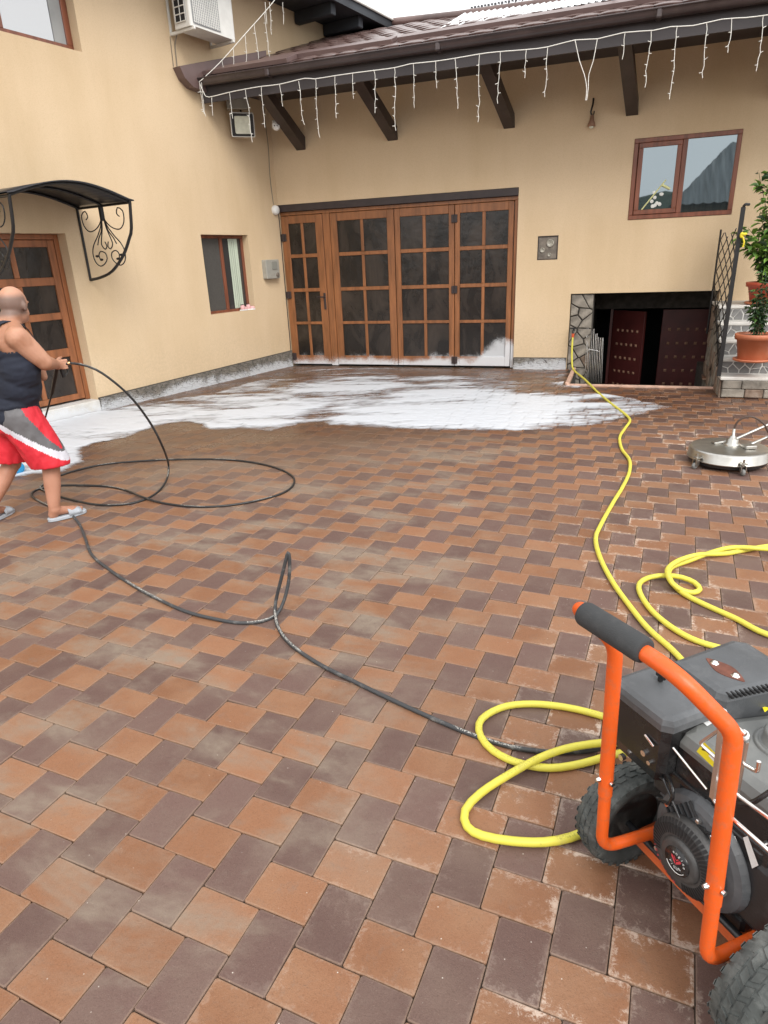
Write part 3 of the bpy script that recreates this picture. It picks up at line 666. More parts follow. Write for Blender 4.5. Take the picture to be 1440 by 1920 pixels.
# gutter: half-round trough with rolled lip, end cap and brackets
mb = MB(); pr = []
for k in range(9):
    a = rad(180+180*k/8); pr.append((.068*math.cos(a), .068*math.sin(a)*1.05))
outer = [(-.074, .012), (-.080, .004)]+[(a*1.0, b) for a, b in pr]+[(.068, .03)]
V = []; gx0, gx1 = -5.58, XR
for x in (gx0, gx1): V += [(x, RY0-.05+a, RZ0-.03+b) for a, b in outer]
n = len(outer); mb.add(V, [(k, k+1, n+k+1, n+k) for k in range(n-1)], True)
V2 = [(gx0, RY0-.05+a*.9, RZ0-.03+b*.9) for a, b in pr]; mb.add(V2, [tuple(range(len(V2)))])
mb.tube([(gx0, RY0-.126, RZ0-.022), (gx1, RY0-.126, RZ0-.022)], .009, 8)
gut = mb.build('gutter', M_GUTTER, wing)
for x in (-4.55, -2.3, .1): MB().box((x-.03, RY0-.128, RZ0-.108), (x+.03, RY0+.02, RZ0-.012), .012).build('joint_sleeve', M_GUTTER, gut)
mb = MB(); mb.box((-5.62, RY0+.02, 3.742), (XR, RY0+.05, 3.99)); mb.box((-5.62, RY0+.055, 3.97), (XR, 0, 4.0)); mb.build('fascia', M_FASCIA, wing)
# raised skylight of corrugated translucent sheet
sk = [B(825, 56, 10.32), B(1143, 0, 10.32), B(885, 18, 12.0), B(1240, -42, 12.0)]; mb = MB(); ns = 104; V = []; O_ = Vector((0, BY, 0))
for a, b in ((sk[0], sk[1]), (sk[2], sk[3])):
    for k in range(ns+1): V.append(a.lerp(b, k/ns)-O_+Vector((0, 0, .020*math.cos(k*2*math.pi/4))))
mb.add(V, [(k, k+1, ns+1+k+1, ns+1+k) for k in range(ns)], True)
sky_ = mb.build('skylight', mat('translucent_sheet', (.80, .82, .84), .25), roof); cld = mat('closure_dark', (.05, .05, .055), .6)
for k in range(0, ns, 4):
    p = sk[0].lerp(sk[1], (k+1)/ns)-O_; cr_ = MB(); cr_.lathe([(.034, -.02), (.036, .0), (.026, .0), (.024, .05)], 12, 'y', (p.x, p.y-.01, p.z-.032)); cr_.build('sheet_end', cld, sky_)
mb = MB(); mb.add([tuple(sk[0]-O_+Vector((0, .03, -.03))), tuple(sk[1]-O_+Vector((0, .03, -.03))), tuple(sk[1]-O_+Vector((0, .03, -.20))), tuple(sk[0]-O_+Vector((0, .03, -.20)))], [(3, 2, 1, 0)])
for k in range(0, ns, 2):
    p = sk[2].lerp(sk[3], k/ns)-O_; mb.box(p+Vector((-.02, -.02, -.01)), p+Vector((.012, .03, .035)))
mb.tube([sk[0]-O_+Vector((-.02, 0, -.01)), sk[2]-O_+Vector((-.02, 0, -.01))], .014, 6); mb.build('sheet_trim', cld, sky_, kind='stuff')
MB().tube([RP(-.42, 1.35, .0), RP(-.42, 1.35, .55)], .03, 8).build('vent_pipe', M_GREYP, roof)

# ------------------------------------------------------------------ basement stairwell
mb = MB(); ox, oy, oz = PIT
z_ = -1.30
def slab(a, b, m, name, par=wing): return MB().box((a[0], a[1]-BY, a[2]), (b[0], b[1]-BY, b[2])).build(name, m, par)
slab((-.75, 8.8, z_-.05), (1.4, 12.9, z_), M_MORTAR, 'basement_floor')
slab((-.76, oy, z_), (-.58, 10.3, -.014), M_MORTAR, 'stairwell_side'); slab((1.17, oy, z_), (1.34, 11.6, -.014), M_MORTAR, 'stairwell_side')
slab((-.76, 8.86, z_), (1.34, 9.0, -.013), M_MORTAR, 'stairwell_side')
slab((-.62, 10.62, z_), (-.42, 12.9, 1.2), M_MORTAR, 'basement_wall'); slab((1.42, 10.62, z_), (1.6, 12.9, 1.2), M_MORTAR, 'basement_wall')
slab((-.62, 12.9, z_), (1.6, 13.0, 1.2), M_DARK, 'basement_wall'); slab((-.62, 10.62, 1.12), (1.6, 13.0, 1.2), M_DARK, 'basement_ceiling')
slab((-.42, 11.36, .79), (1.42, 11.5, 1.119), M_MORTAR, 'lintel')
for k in range(5): slab((-.58, 9.0+k*.26, z_), (1.17, 9.26+k*.26, -.22-k*.22), M_MORTAR, 'basement_step')
k_ = MB(); k_.box((-.62, 8.95-BY, -.01), (1.17, 9.0-BY, .022), .005); k_.box((-.64, 9.0-BY, -.01), (-.585, 10.28-BY, .035), .006); k_.build('stairwell_kerb', M_KERB, wing)
def stones(par, x0, z0, x1, z1, n, seed, place, th=.03, mats=None, gap=.014, asp=1., cheap=False):
    R = random.Random(seed)
    for poly in cells(x0, z0, x1, z1, n, gap, seed, asp):
        c = sum(poly, Vector((0, 0)))/len(poly); mbs = MB(); q = [v-c for v in poly]
        h = th*R.uniform(.7, 1.25); mbs.prism(q, 0, -h, .008 if not cheap else .003, False, 'xz')
        loc, rz = place(c); link('stone', mbs.mesh('stone', [R.choice(mats or [M_STONE, M_STONE, M_STONE2])]), par, loc, (R.gauss(0, .03), 0, rz))
pier = MB().box((-.728, .06, z_), (-.40, .36, 1.09)).build('stone_pier', M_MORTAR, wing)
stones(pier, -.724, -.75, -.405, 1.085, 24, 5, lambda c: ((c.x, .06, c.y), 0), .03)

# basement doors
def bdoor(x, y, rz, w, flip):
    d = MB(); H = 2.07; T = .045
    d.box((0, 0, 0), (w, T, H), .004)
    for a, b in ((.22, .42), (.52, .74)): d.box((.09, -.012, a), (w-.09, .001, b), .01)
    o = d.build('basement_door', M_RED, wing, loc=(x, y-BY, z_+.005), rot=(0, 0, rz))
    s = MB()
    for i in range(5):
        for j in range(5):
            cx = .12+(w-.24)*i/4; cz = .93+j*.245*.86; r = .021; s.add([(cx-r, -.0005, cz-r), (cx+r, -.0005, cz-r), (cx+r, -.0005, cz+r), (cx-r, -.0005, cz+r), (cx, -.016, cz)], [(0, 1, 4), (1, 2, 4), (2, 3, 4), (3, 0, 4)])
    s.build('studs', M_BRASS, o, kind='stuff')
    return o
bdoor(-.13, 11.32, rad(-42), .62, 0); bdoor(.60, 11.30, 0, .76, 0)
MB().box((-.17, 11.30-BY, z_), (-.132, 11.36-BY, .79)).build('door_post', M_RED, wing)

# ------------------------------------------------------------------ outdoor stair at the right
stair = thing('stone_stair', 'outdoor stair with stone sides and white-jointed crazy paved risers at the right edge', 'stair', (1.17, 8.45, 0))
RUN, RISE = .25, .18; base_h = .235
mb = MB(); n_st = 5
for k in range(n_st):
    mb.box((.0, k*RUN, 0 if k == 0 else base_h+(k-1)*RISE), (1.4, 1.86, (base_h if k == 0 else base_h+k*RISE)-.035-.001))
body = mb.build('body', M_MORTAR, stair)
for k in range(n_st):
    z = base_h+k*RISE; MB().box((-.025, k*RUN-.022, z-.036), (1.4, (k+1)*RUN+.0 if k < n_st-1 else 1.85, z), .006).build('tread_slab', M_SLAB, stair)
    if k:
        rb = MB().box((.0, k*RUN-.006, z-RISE+.001), (1.4, k*RUN+.004, z-.037)).build('riser', M_WGROUT, stair)
        stones(rb, .0, z-RISE+.005, .62, z-.04, 9, 40+k, lambda c, k=k: ((c.x, k*RUN-.006, c.y), 0), .008, [M_CRAZY], .010, 1., True)
R_ = random.Random(9)
for j, (za, zb) in enumerate(((.004, .098), (.102, .196))):
    x = 0
    while x < 1.38:
        w = R_.uniform(.16, .34); x2 = min(1.4, x+w); s_ = MB(); s_.box((x+.003, -.028-R_.uniform(0, .014), za), (x2-.003, .0, zb), .008); s_.build('stone', R_.choice([M_STONE, M_STONE2]), body); x = x2
side = MB().add([(0, 0, -.0)]*3, [(0, 1, 2)])
def sideplace(c): return ((-.002, c.x, c.y), rad(-90))
for k in range(7):
    stones(body, k*RUN+.01, (-.02 if k < 2 else -.8), min(1.84, (k+1)*RUN), base_h+min(k, n_st-1)*RISE-.045, 2 if k < 2 else 7, 60+k, lambda c: ((-.001, c.x, c.y), rad(-90)), .022, None, .012, 1.)
# railing in the plane of the stair's left side: flat iron post, lattice of crossing rods
rail = thing('iron_stair_railing', 'black iron railing with lattice of curved rods beside the stone stair', 'railing', (1.13, 8.5, base_h))
pt = B(1394, 388, 8.5); mb = MB(); tx = pt.x-1.13; tz = pt.z-base_h
mb.add([(-.022, -.012, 0), (.022, -.012, 0), (.022, .012, 0), (-.022, .012, 0), (tx-.022, -.012, tz), (tx+.022, -.012, tz), (tx+.022, .012, tz), (tx-.022, .012, tz)],
       [(3, 2, 1, 0), (4, 5, 6, 7), (0, 1, 5, 4), (1, 2, 6, 5), (2, 3, 7, 6), (3, 0, 4, 7)])
mb.build('post', M_IRON, rail)
mb = MB(); mb.tube(fillet([(tx, 0, tz), (tx+.01, -.02, tz+.025), (tx+.055, .0, tz+.02)], .03), .014, 8); mb.build('handrail_curl', M_IRON, rail)
def lat(y, z, b=0.): return (.0+.02*math.sin(z*4), y, z)
nz = 15
for k in range(-4, 10):
    for sgn in (1, -1):
        path = []
        for j in range(9):
            t = j/8; y = .05+1.62*t; z = .12+k*.19+(sgn*.62*(t-.5)+(.31))+(.05*math.sin(t*math.pi)*sgn)
            lo = .05+.62*t*.0; hi = 1.60
            if .02 < z < hi and z > y*.55-.1: path.append((0.0+.006*sgn, y, z))
        if len(path) > 1: MB().tube(spline(path, .15), .0065, 5).build('lattice_rod', M_IRON, rail)
mb = MB(); mb.tube([(0, 1.68, .3), (0, 1.68, 1.62)], .012, 6); mb.tube([(0, .03, .04), (0, 1.68, 1.0)], .010, 6); mb.build('frame_rod', M_IRON, rail)

# ------------------------------------------------------------------ house (left)
H_RZ = math.atan2(WALL_S.y, WALL_S.x)
house = thing('house', 'two-storey cream stuccoed house on the left with dark overhanging eaves', 'building', CORNER, H_RZ)
SW = (.782, .993, 1.752, 2.098); DR = (3.87, -.3, 5.05, 2.09); UW = (3.20, 3.995, 4.9, 5.25)
mb = MB(); holes_wall(mb, -3.6, 9.5, -.3, 5.30, [SW, DR, UW], 0, -.34); mb.build('wall', M_STUCCO, house)
mb = MB(); mb.box((-3.6, -.36, -.3), (9.5, -.345, 5.3)); mb.build('inner_lining', M_DARK, house)
plinth(house, .0, 3.87, -.03, lambda u: .262-.024*u, 1, 300, 11)
plinth(house, 5.05, 9.5, -.03, lambda u: .16, 1, 40, 12)
# eaves of the upper roof
mb = MB(); mb.box((-3.6, -.5, 5.301), (9.5, .80, 5.33)); mb.build('soffit', M_SOFFIT, house)
mb = MB(); mb.box((-3.6, .80, 5.27), (9.5, .83, 5.40)); mb.build('eaves_board', M_SOFFIT, house)
mb = MB(); mb.tube([(-3.6, .85, 5.40), (9.5, .85, 5.40)], .02, 6); mb.build('eaves_trim', M_WHITEP, house)
mb = MB(); mb.add([(-3.6, .83, 5.402), (9.5, .83, 5.402), (9.5, -2.2, 6.9), (-3.6, -2.2, 6.9)], [(0, 1, 2, 3)]); mb.build('upper_roof', M_TILE, house)
for u in (-2.4, -1.6, -.85): MB().box((u-.06, .01, 5.14), (u+.06, .72, 5.30), .01).build('rafter_tail', M_SOFFIT, house)
mb = MB(); mb.prism([(1.86, 4.085), (1.79, 3.965), (1.66, 3.885), (1.42, 3.862), (1.30, 3.93), (1.18, 4.10), (.10, 4.49), (.10, 4.60)][::-1], .001, .13, .004, True, 'xz'); mb.build('eaves_flashing', M_FLASH, house)
# small window
mb = MB(); u0, z0, u1, z1 = SW; yd = -.11
def frm(mb, u0, z0, u1, z1, w, y, t=.06): mb.box((u0, y-t, z0), (u1, y, z0+w), .004); mb.box((u0, y-t, z1-w), (u1, y, z1), .004); mb.box((u0, y-t+.001, z0+w), (u0+w, y-.001, z1-w), .004); mb.box((u1-w, y-t+.001, z0+w), (u1, y-.001, z1-w), .004)
frm(mb, u0, z0, u1, z1, .045, yd); mb.box((1.235, yd-.058, z0+.045), (1.285, yd+.004, z1-.045), .004)
sw = mb.build('window', M_MAHO, house)
MB().box((.827, yd-.03, z0+.045), (1.235, yd-.024, z1-.045)).build('pane', M_GLASS_S, sw); MB().box((1.285, yd-.03, z0+.045), (1.707, yd-.024, z1-.045)).build('pane', mat('fly_screen', (.07, .066, .06), .7, var=.1, vscale=40), sw)
cv = MB(); V = []
for k in range(25):
    u = .90+.20*k/24; yy = yd-.016+.010*math.sin(k*1.3); V += [(u, yy, z0+.05), (u, yy, z1-.05)]
cv.add(V, [(2*k, 2*k+2, 2*k+3, 2*k+1) for k in range(24)], True); cv.build('curtain', M_CURT, sw)
MB().box((u0-.0, -.34, z0-.012), (u1+.0, -.005, z0+.006)).build('window_sill', M_STUCCO, house)
# upper window
u0, z0, u1, z1 = UW; mb = MB(); frm(mb, u0, z0, u1, z1, .075, -.13); mb.box((4.02, -.19, z0+.07), (4.10, -.125, z1-.07), .004); uw = mb.build('window', M_MAHO, house)
for a, b in ((3.275, 4.02), (4.10, 4.825)): MB().box((a, -.165, z0+.07), (b, -.158, z1-.07)).build('pane', M_GLASS_UP, uw)
MB().box((3.275, -.156, z0+.075), (3.42, -.150, z1-.075)).build('curtain', mat('grey_blind', (.32, .33, .33), .8, var=.1, vscale=5), uw)
# side door, recessed
u0, u1 = 3.90, 5.02; yd = -.15; mb = MB()
mb.box((3.872, yd-.07, .15), (3.93, yd, 2.088), .005); mb.box((4.99, yd-.07, .15), (5.048, yd, 2.088), .005); mb.box((3.93, yd-.07, 2.03), (4.99, yd, 2.088), .005)
sdr = mb.build('door_frame', M_SIDEDOOR, house)
DRW = [(.24, .70), (.80, 1.14), (1.22, 1.53), (1.62, 1.95)]
def sleaf(a, b):
    lf = MB(); st = .085; zs = [.17]+[v for r in DRW for v in r]+[2.025]; ya = yd-.008; yb = yd-.06
    lf.box((a, yb, .17), (a+st, ya, 2.025), .005); lf.box((b-st, yb, .17), (b, ya, 2.025), .005)
    for k in range(0, len(zs), 2): lf.box((a+st+.0005, yb+.002, zs[k]), (b-st-.0005, ya-.003, zs[k+1]), .005)
    m = (a+b)/2; wide = b-a > .6
    if wide:
        for p, q in DRW: lf.box((m-.03, yb+.003, p+.0005), (m+.03, ya-.005, q-.0005), .005)
    d = lf.build('door_leaf', M_SIDEDOOR, house)
    for p, q in DRW:
        for (x0, x1) in (((a+st, m-.03), (m+.03, b-st)) if wide else ((a+st, b-st),)): MB().box((x0-.003, yb+.02, p-.003), (x1+.003, yb+.028, q+.003)).build('pane', M_GLASS_D, d)
sleaf(3.935, 4.985)
MB().box((3.75, -.34, -.1), (5.15, .02, .145), .01).build('doorstep', splash(M_SLAB, .2, .1, .9), house)

# awning over the side door: arched sheet on two wrought-iron brackets
aw = thing('awning', 'arched dark awning on scrolled wrought-iron brackets over the side door', 'awning', CORNER, H_RZ)
S1, S2 = 3.65, 5.02; OUT = .93
def arc(sv, y, lift=.0):
    t = (sv-S1)/(S2-S1); return 2.37+.145*math.sin(math.pi*max(0, min(1, t)))+lift
mb = MB(); V = []; n = 20
for k in range(n+1):
    sv = S1-.03+(S2-S1+.06)*k/n; V += [(sv, .0, arc(sv, 0)+.012), (sv, OUT+.05, arc(sv, 0)+.012), (sv, OUT+.05, arc(sv, 0)), (sv, 0, arc(sv, 0))]
for k in range(n): i = k*4; mb.add(V[i:i+8], [(0, 4, 5, 1), (1, 5, 6, 2), (2, 6, 7, 3), (3, 7, 4, 0)], True)
mb.build('canopy_sheet', mat('smoked_sheet', (.022, .022, .026), .35, var=.3, vscale=5), aw)
for yy in (.03, OUT*.5, OUT):
    mb = MB(); mb.tube([(S1+(S2-S1)*k/16, yy, arc(S1+(S2-S1)*k/16, 0)-.012) for k in range(17)], .014, 6); mb.build('rib', M_IRON, aw)
def scroll(cx, cz, r0, turns, a0, sgn):
    return [(cx+r0*(1-.75*t)*math.cos(a0+sgn*turns*2*math.pi*t), cz+r0*(1-.75*t)*math.sin(a0+sgn*turns*2*math.pi*t)) for t in [i/16 for i in range(17)]]
def bracket(sv):
    br = MB(); f = lambda y, z: (sv, y, z); I = .016
    pts = [(.015, 1.57), (.22, 1.595), (.45, 1.66), (.69, 1.82), (.85, 2.0), (.91, 2.1), (.955, 2.36)]
    ot = spline([f(*p) for p in pts], .06)
    br.tube(ot, .017, 8); br.tube([f(.012, 1.56), f(.012, 2.37)], .015, 8); br.tube([f(.0, 2.355), f(.965, 2.355)], .013, 8)
    o = br.build('bracket', M_IRON, aw)
    c = MB(); r = .007
    def cur(p): c.tube(spline([f(*q) for q in p], .03), r, 5)
    cx = .44
    for sg in (-1, 1):
        cur([(cx+sg*a, z) for a, z in ((.02, 2.34), (.03, 2.22), (.13, 2.13), (.27, 2.10), (.36, 2.17), (.37, 2.28), (.29, 2.32), (.26, 2.26), (.30, 2.23))])
        cur([(cx+sg*a, z) for a, z in ((.02, 2.33), (.04, 2.18), (.14, 2.05), (.24, 1.96), (.29, 1.87), (.27, 1.77), (.19, 1.72), (.10, 1.745), (.045, 1.80), (.06, 1.86), (.14, 1.88), (.185, 1.84), (.17, 1.79))])
        cur([(cx+sg*a, z) for a, z in ((.015, 2.33), (.03, 2.15), (.08, 2.02), (.10, 1.95), (.05, 1.90), (.01, 1.93), (.03, 1.98))])
        cur([(cx+sg*a, z) for a, z in ((.01, 2.33), (.05, 2.12), (.13, 2.02), (.17, 1.95))])
        c.prism([(cx+sg*.10*1, 1.80), (cx+sg*.13, 1.77), (cx+sg*.22, 1.80), (cx+sg*.28, 1.86), (cx+sg*.2, 1.83), (cx+sg*.15, 1.845)][::sg], 0, .006, 0, True, 'xz') if False else None
        for a, z in ((.15, 1.79), (.22, 1.83)):
            c.ell(f(cx+sg*a, z), (.004, .035, .014), 8, 5)
    c.tube([f(cx, 2.35), f(cx, 2.20)], .028, 8)
    c.build('scrollwork', M_IRON, o)
bracket(S1+.01); bracket(S2)

# ------------------------------------------------------------------ fittings on the left wall
def on_wall(s, z, out=0.): return CORNER+WALL_S*s+WALL_N*out+Vector((0, 0, z))
ac = thing('air_conditioner', 'white outdoor air conditioning unit hung high on the left wall', 'air conditioner', on_wall(1.06, 4.47), H_RZ)
uw_, dp, hh = .80, .30, .58; g0 = .12
mb = MB(); mb.prism(rrect(0, g0, uw_, g0+dp, .03), 0.0, hh, .01); mb.build('casing', M_WHITEP, ac)
gr = MB(); gr.prism(rrect(.28, .03, .76, .55, .02), g0+dp+.001, g0+dp+.008, .002, True, 'xz')
gl = gr.build('grille', M_GREYP, ac); ft = MB()
for k in range(15): ft.box((.285+.032*k, g0+dp+.008, .04), (.297+.032*k, g0+dp+.016, .54))
for k in range(20): ft.box((.285, g0+dp+.010, .05+.0255*k), (.755, g0+dp+.0145, .054+.0255*k))
ft.build('grille_bars', M_WHITEP, gl, kind='stuff')
sg = MB(); sg.box((uw_+.001, g0+.05, .06), (uw_+.006, g0+.23, hh-.05)); sv = sg.build('side_vent', M_DARK, ac); sb_ = MB()
for k in range(7): sb_.box((uw_+.006, g0+.045, .055+.08*k), (uw_+.014, g0+.235, .068+.08*k), .003)
for k in range(3): sb_.box((uw_+.006, g0+.045+.088*k, .055), (uw_+.013, g0+.057+.088*k, hh-.05), .003)
sb_.build('side_vent_bars', M_WHITEP, sv)
for u in (.06, .76):
    mb = MB(); mb.box((u-.015, .0, -.035), (u+.015, g0+dp+.02, -.003), .003); mb.box((u-.015, 0, -.0025), (u+.015, .025, .36), .003); mb.build('wall_bracket', M_WHITEP, ac)
MB().tube([(.70, .06, .0), (.72, .012, -.12), (.73, .008, -.42)], .008, 6).build('drain_hose', M_CABLE, ac)

fl = thing('flood_light', 'small square solar flood light under the corner of the eaves', 'lamp', on_wall(.86, 3.46, .0), H_RZ); fl.scale = (1.1, 1.0, 1.1)
mb = MB(); mb.X = Matrix.Translation((.02, .17, .0)) @ Matrix.Rotation(rad(-42), 4, 'Z'); mb.box((-.15, -.06, .24), (.15, .08, .42), .008); mb.build('solar_panel_box', M_BOXGREY, fl)
mb = MB(); mb.tube([(0, 0, .30), (0, .18, .28), (0, .22, .12)], .012, 6); mb.build('arm', M_IRON, fl)
t_ = Matrix.Translation((.02, .22, .07)) @ Matrix.Rotation(rad(-42), 4, 'Z') @ Matrix.Rotation(rad(-14), 4, 'X'); mb = MB(); mb.X = t_; mb.prism(rrect(-.16, -.14, .16, .14, .02), -.02, .03, .008, True, 'xz'); mb.build('housing', M_WHITEP, fl)
mb = MB(); mb.X = t_; mb.prism(rrect(-.148, -.128, .148, .128, .015), .0302, .034, .001, True, 'xz'); mb.build('bezel', M_IRON, fl)
mb = MB(); mb.X = t_; mb.prism(rrect(-.105, -.10, .105, .10, .02), .034, .042, .004, True, 'xz'); mb.build('lens', M_LEAD, fl)

sk = thing('socket_outlet', 'round white socket fixed to the first brown brace from the left', 'socket', (-4.98, 9.72, 3.56), rad(25))
mb = MB(); mb.box((-.05, -.02, -.06), (.05, .10, .05), .012); mb.build('socket_box', M_WHITEP, sk)
mb = MB(); mb.lathe([(.055, 0), (.055, -.05), (.048, -.062), (.001, -.062)], 20, 'y', (0, -.02, -.035)); mb.build('cap', M_WHITE, sk)
mb = MB(); [mb.tube([(x, -.085, -.035), (x, -.08, -.035)], .009, 8) for x in (-.018, .018)]; mb.build('holes', M_DARK, sk)

mbx = thing('meter_box', 'small grey wall box with glass lens beside the garage door on the left wall', 'meter box', on_wall(.36, 1.445), H_RZ)
mb = MB(); mb.prism(rrect(-.16, 0, .16, .29, .02), .0, .09, .012, True, 'xz'); mb.build('case', M_BOXGREY, mbx)
mb = MB(); mb.prism(rrect(-.10, .14, .03, .26, .02), .0905, .10, .003, True, 'xz'); mb.build('lens', glass('meter_lens', (.25, .25, .22), 1.5, .1), mbx)
mb = MB(); mb.lathe([(.035, .09), (.035, .104), (.02, .106), (.001, .104)], 16, 'y', (-.09, 0, .06)); mb.build('seal', M_METER, mbx)

wl = MB(); wl.lathe([(.07, 0), (.072, .03), (.06, .06), (.03, .075), (.001, .078)], 20, 'y'); d = wl.build('junction_cover', M_WHITE); d.location = on_wall(.09, 2.47); d.rotation_euler = (0, 0, H_RZ); tag(d, 'round white cover at the top left corner of the garage door', 'junction box')
cb = MB(); cb.tube(spline([on_wall(.12, z, .008)+WALL_S*.012*math.sin(z*7) for z in [2.55+.13*k for k in range(12)]], .05), .006, 5); tag(centre(cb.build('cable', M_CABLE)), 'thin cable running up the inner corner of the walls', 'cable')
cb = MB(); cb.tube([on_wall(1.84, 4.42, .01), on_wall(1.85, 4.1, .01)], .006, 5); tag(centre(cb.build('cable', M_CABLE)), 'short thin cable below the air conditioner', 'cable')

# bare lamp holder on the back wall
lh = thing('lamp_holder', 'bare bulb holder hanging on a short black cable from the back wall', 'lamp', (-.594, BY, 3.2))
mb = MB(); mb.tube(spline([(0, 0, .33), (.0, -.05, .25), (-.02, -.06, .17), (0, -.06, .12)], .03), .012, 6); mb.tube([(0.02, -.01, .18), (.02, -.05, .15), (0, -.06, .11)], .008, 6); mb.build('cable', M_IRON, lh)
mb = MB(); mb.lathe([(.001, .13), (.022, .13), (.03, .07), (.048, .03), (.05, .0), (.001, .0)], 16, 'z', (0, -.06, 0)); mb.build('socket', M_BRASS, lh)
mb = MB(); mb.ell((0, -.06, -.005), (.03, .03, .022)); mb.build('bulb', M_LEAD, lh)

# pink shoes on the sill of the small window
for i, (u, sgn) in enumerate(((.985, 1), (.835, 1))):
    sh = thing('shoe', ('small pink shoe on the window sill, the one nearer the curtain', 'small pink shoe on the window sill, the one nearer the garage door')[i], 'shoe', on_wall(u, 1.002, -.05), H_RZ+math.pi/2+rad(10-35*i), group='pink shoes on the window sill')
    mb = MB(); mb.prism([(-.035, -.07), (.03, -.075), (.038, .03), (.02, .075), (-.02, .075), (-.04, .02)], 0, .018, .004); mb.build('sole', M_WHITE, sh)
    mb = MB(); mb.ell((0, -.035, .045), (.036, .038, .052)); mb.ell((0, .03, .028), (.034, .045, .03)); mb.build('upper', M_PINK, sh)
    mb = MB(); mb.ell((0, -.04, .088), (.024, .026, .008)); mb.build('lining', M_DARK, sh)

# ------------------------------------------------------------------ icicle lights
def light_string(name, label, ends, drops, seed, along):
    R = random.Random(seed); t = thing(name, label, 'string lights', ends[0], group=None); o = Vector(ends[0])
    mb = MB(); mb.tube([Vector(p)-o for p in spline(ends, .1)], .0050, 5); mb.build('cable', M_ROPE, t)
    for top, ln in drops:
        p = Vector(top)-o; path = [p]; dx = dy = 0; k = max(3, int(ln/.05)); mb = MB()
        for j in range(1, k+1):
            dx += R.gauss(0, .005); dy += R.gauss(0, .004)
            if j > k*.75: dx += R.choice((-1, 1))*.006
            path.append(p+Vector((dx, dy, -ln*j/k)))
        mb.tube(path, .0036, 4)
        for j in range(1, k):
            if j % 2 == 0:
                q = path[j]; d = Vector((R.choice((-1, 1))*R.uniform(.02, .035), R.uniform(-.02, .01), R.uniform(-.012, .02))); mb.tube([q, q+d], [.0045, .003], 4)
        mb.build('strand', M_ROPE, t)
GYL = RY0+BY-.14
def ep(x, y): return B(x, y, GYL)
ends = [ep(384, 178), ep(392, 182), ep(430, 173), ep(460, 167), ep(490, 162), ep(524, 158), ep(571, 147), ep(590, 148), ep(628, 142), ep(670, 136), ep(740, 127), ep(768, 120), ep(815, 115), ep(855, 109), ep(915, 99), ep(987, 93),
        ep(1027, 88), ep(1078, 75), ep(1120, 73), ep(1170, 61), ep(1225, 57), ep(1258, 50), ep(1300, 48), ep(1354, 36), ep(1400, 33), ep(1440, 28), ep(1500, 20)]
dr = []
for x, ya, yb in ((397, 180, 218), (430, 173, 223), (460, 167, 268), (490, 162, 240), (524, 158, 200), (560, 152, 235), (592, 148, 258), (628, 142, 222), (661, 138, 185), (701, 131, 212), (740, 127, 245), (775, 120, 202), (817, 115, 165), (853, 109, 205),
                  (899, 102, 228), (938, 97, 194), (987, 93, 146), (1027, 88, 182), (1172, 61, 110), (1221, 57, 162), (1270, 49, 185), (1325, 44, 146), (1372, 35, 98), (1431, 29, 132)):
    a, b = ep(x, ya), ep(x, yb); dr.append((a, a.z-b.z))
light_string('icicle_lights', 'long white icicle light string hanging along the whole gutter', ends, dr, 5, 0)
vv = thing('icicle_lights', 'two white light strands gathered in a V above the lamp holder', 'string lights', ep(1078, 75)); o_ = ep(1078, 75)
for a, b in ((1078, 75), (1120, 73)):
    mb = MB(); mb.tube(spline([ep(a, b)-o_, ep(a+(1100-a)*.4, 115)-o_, ep(a+(1100-a)*.8, 140)-o_, ep(1100+(a > 1100)*3, 165)-o_, ep(1098+(a > 1100)*2, 188)-o_], .05), .0042, 5); mb.build('strand', M_ROPE, vv)
e2 = [ep(384, 178), ep(374, 155), ep(378, 150)]; top = L(515, 0, .8); topb = top+Vector((.15, .15, .28)); st_ = ep(377, 150)
e2 += [st_.lerp(top, .25)-Vector((0, 0, .03)), st_.lerp(top, .6)-Vector((0, 0, .02)), top, topb]
d2 = []
for x, ya, yb in ((411, 116, 143), (432, 96, 138), (455, 74, 135), (473, 55, 130), (494, 30, 108)):
    q = (x-377)/(515-377); p = st_.lerp(top, q**.92); p.z -= .025; d2.append((p, max(.1, (yb-ya)/F_PX*pix(p)[2]*1.05)))
for x, yb in ((497, 38), (505, 55), (530, 38)): p = L(x, 4, .8); d2.append((p, (yb-4)/F_PX*pix(p)[2]))
for dx in (0, .03): p = e2[1]+Vector((dx, 0, 0)); d2.append((p, .36+dx))
light_string('icicle_lights', 'shorter white icicle light string rising from the gutter end to the upper eaves', e2, d2, 8, 0)

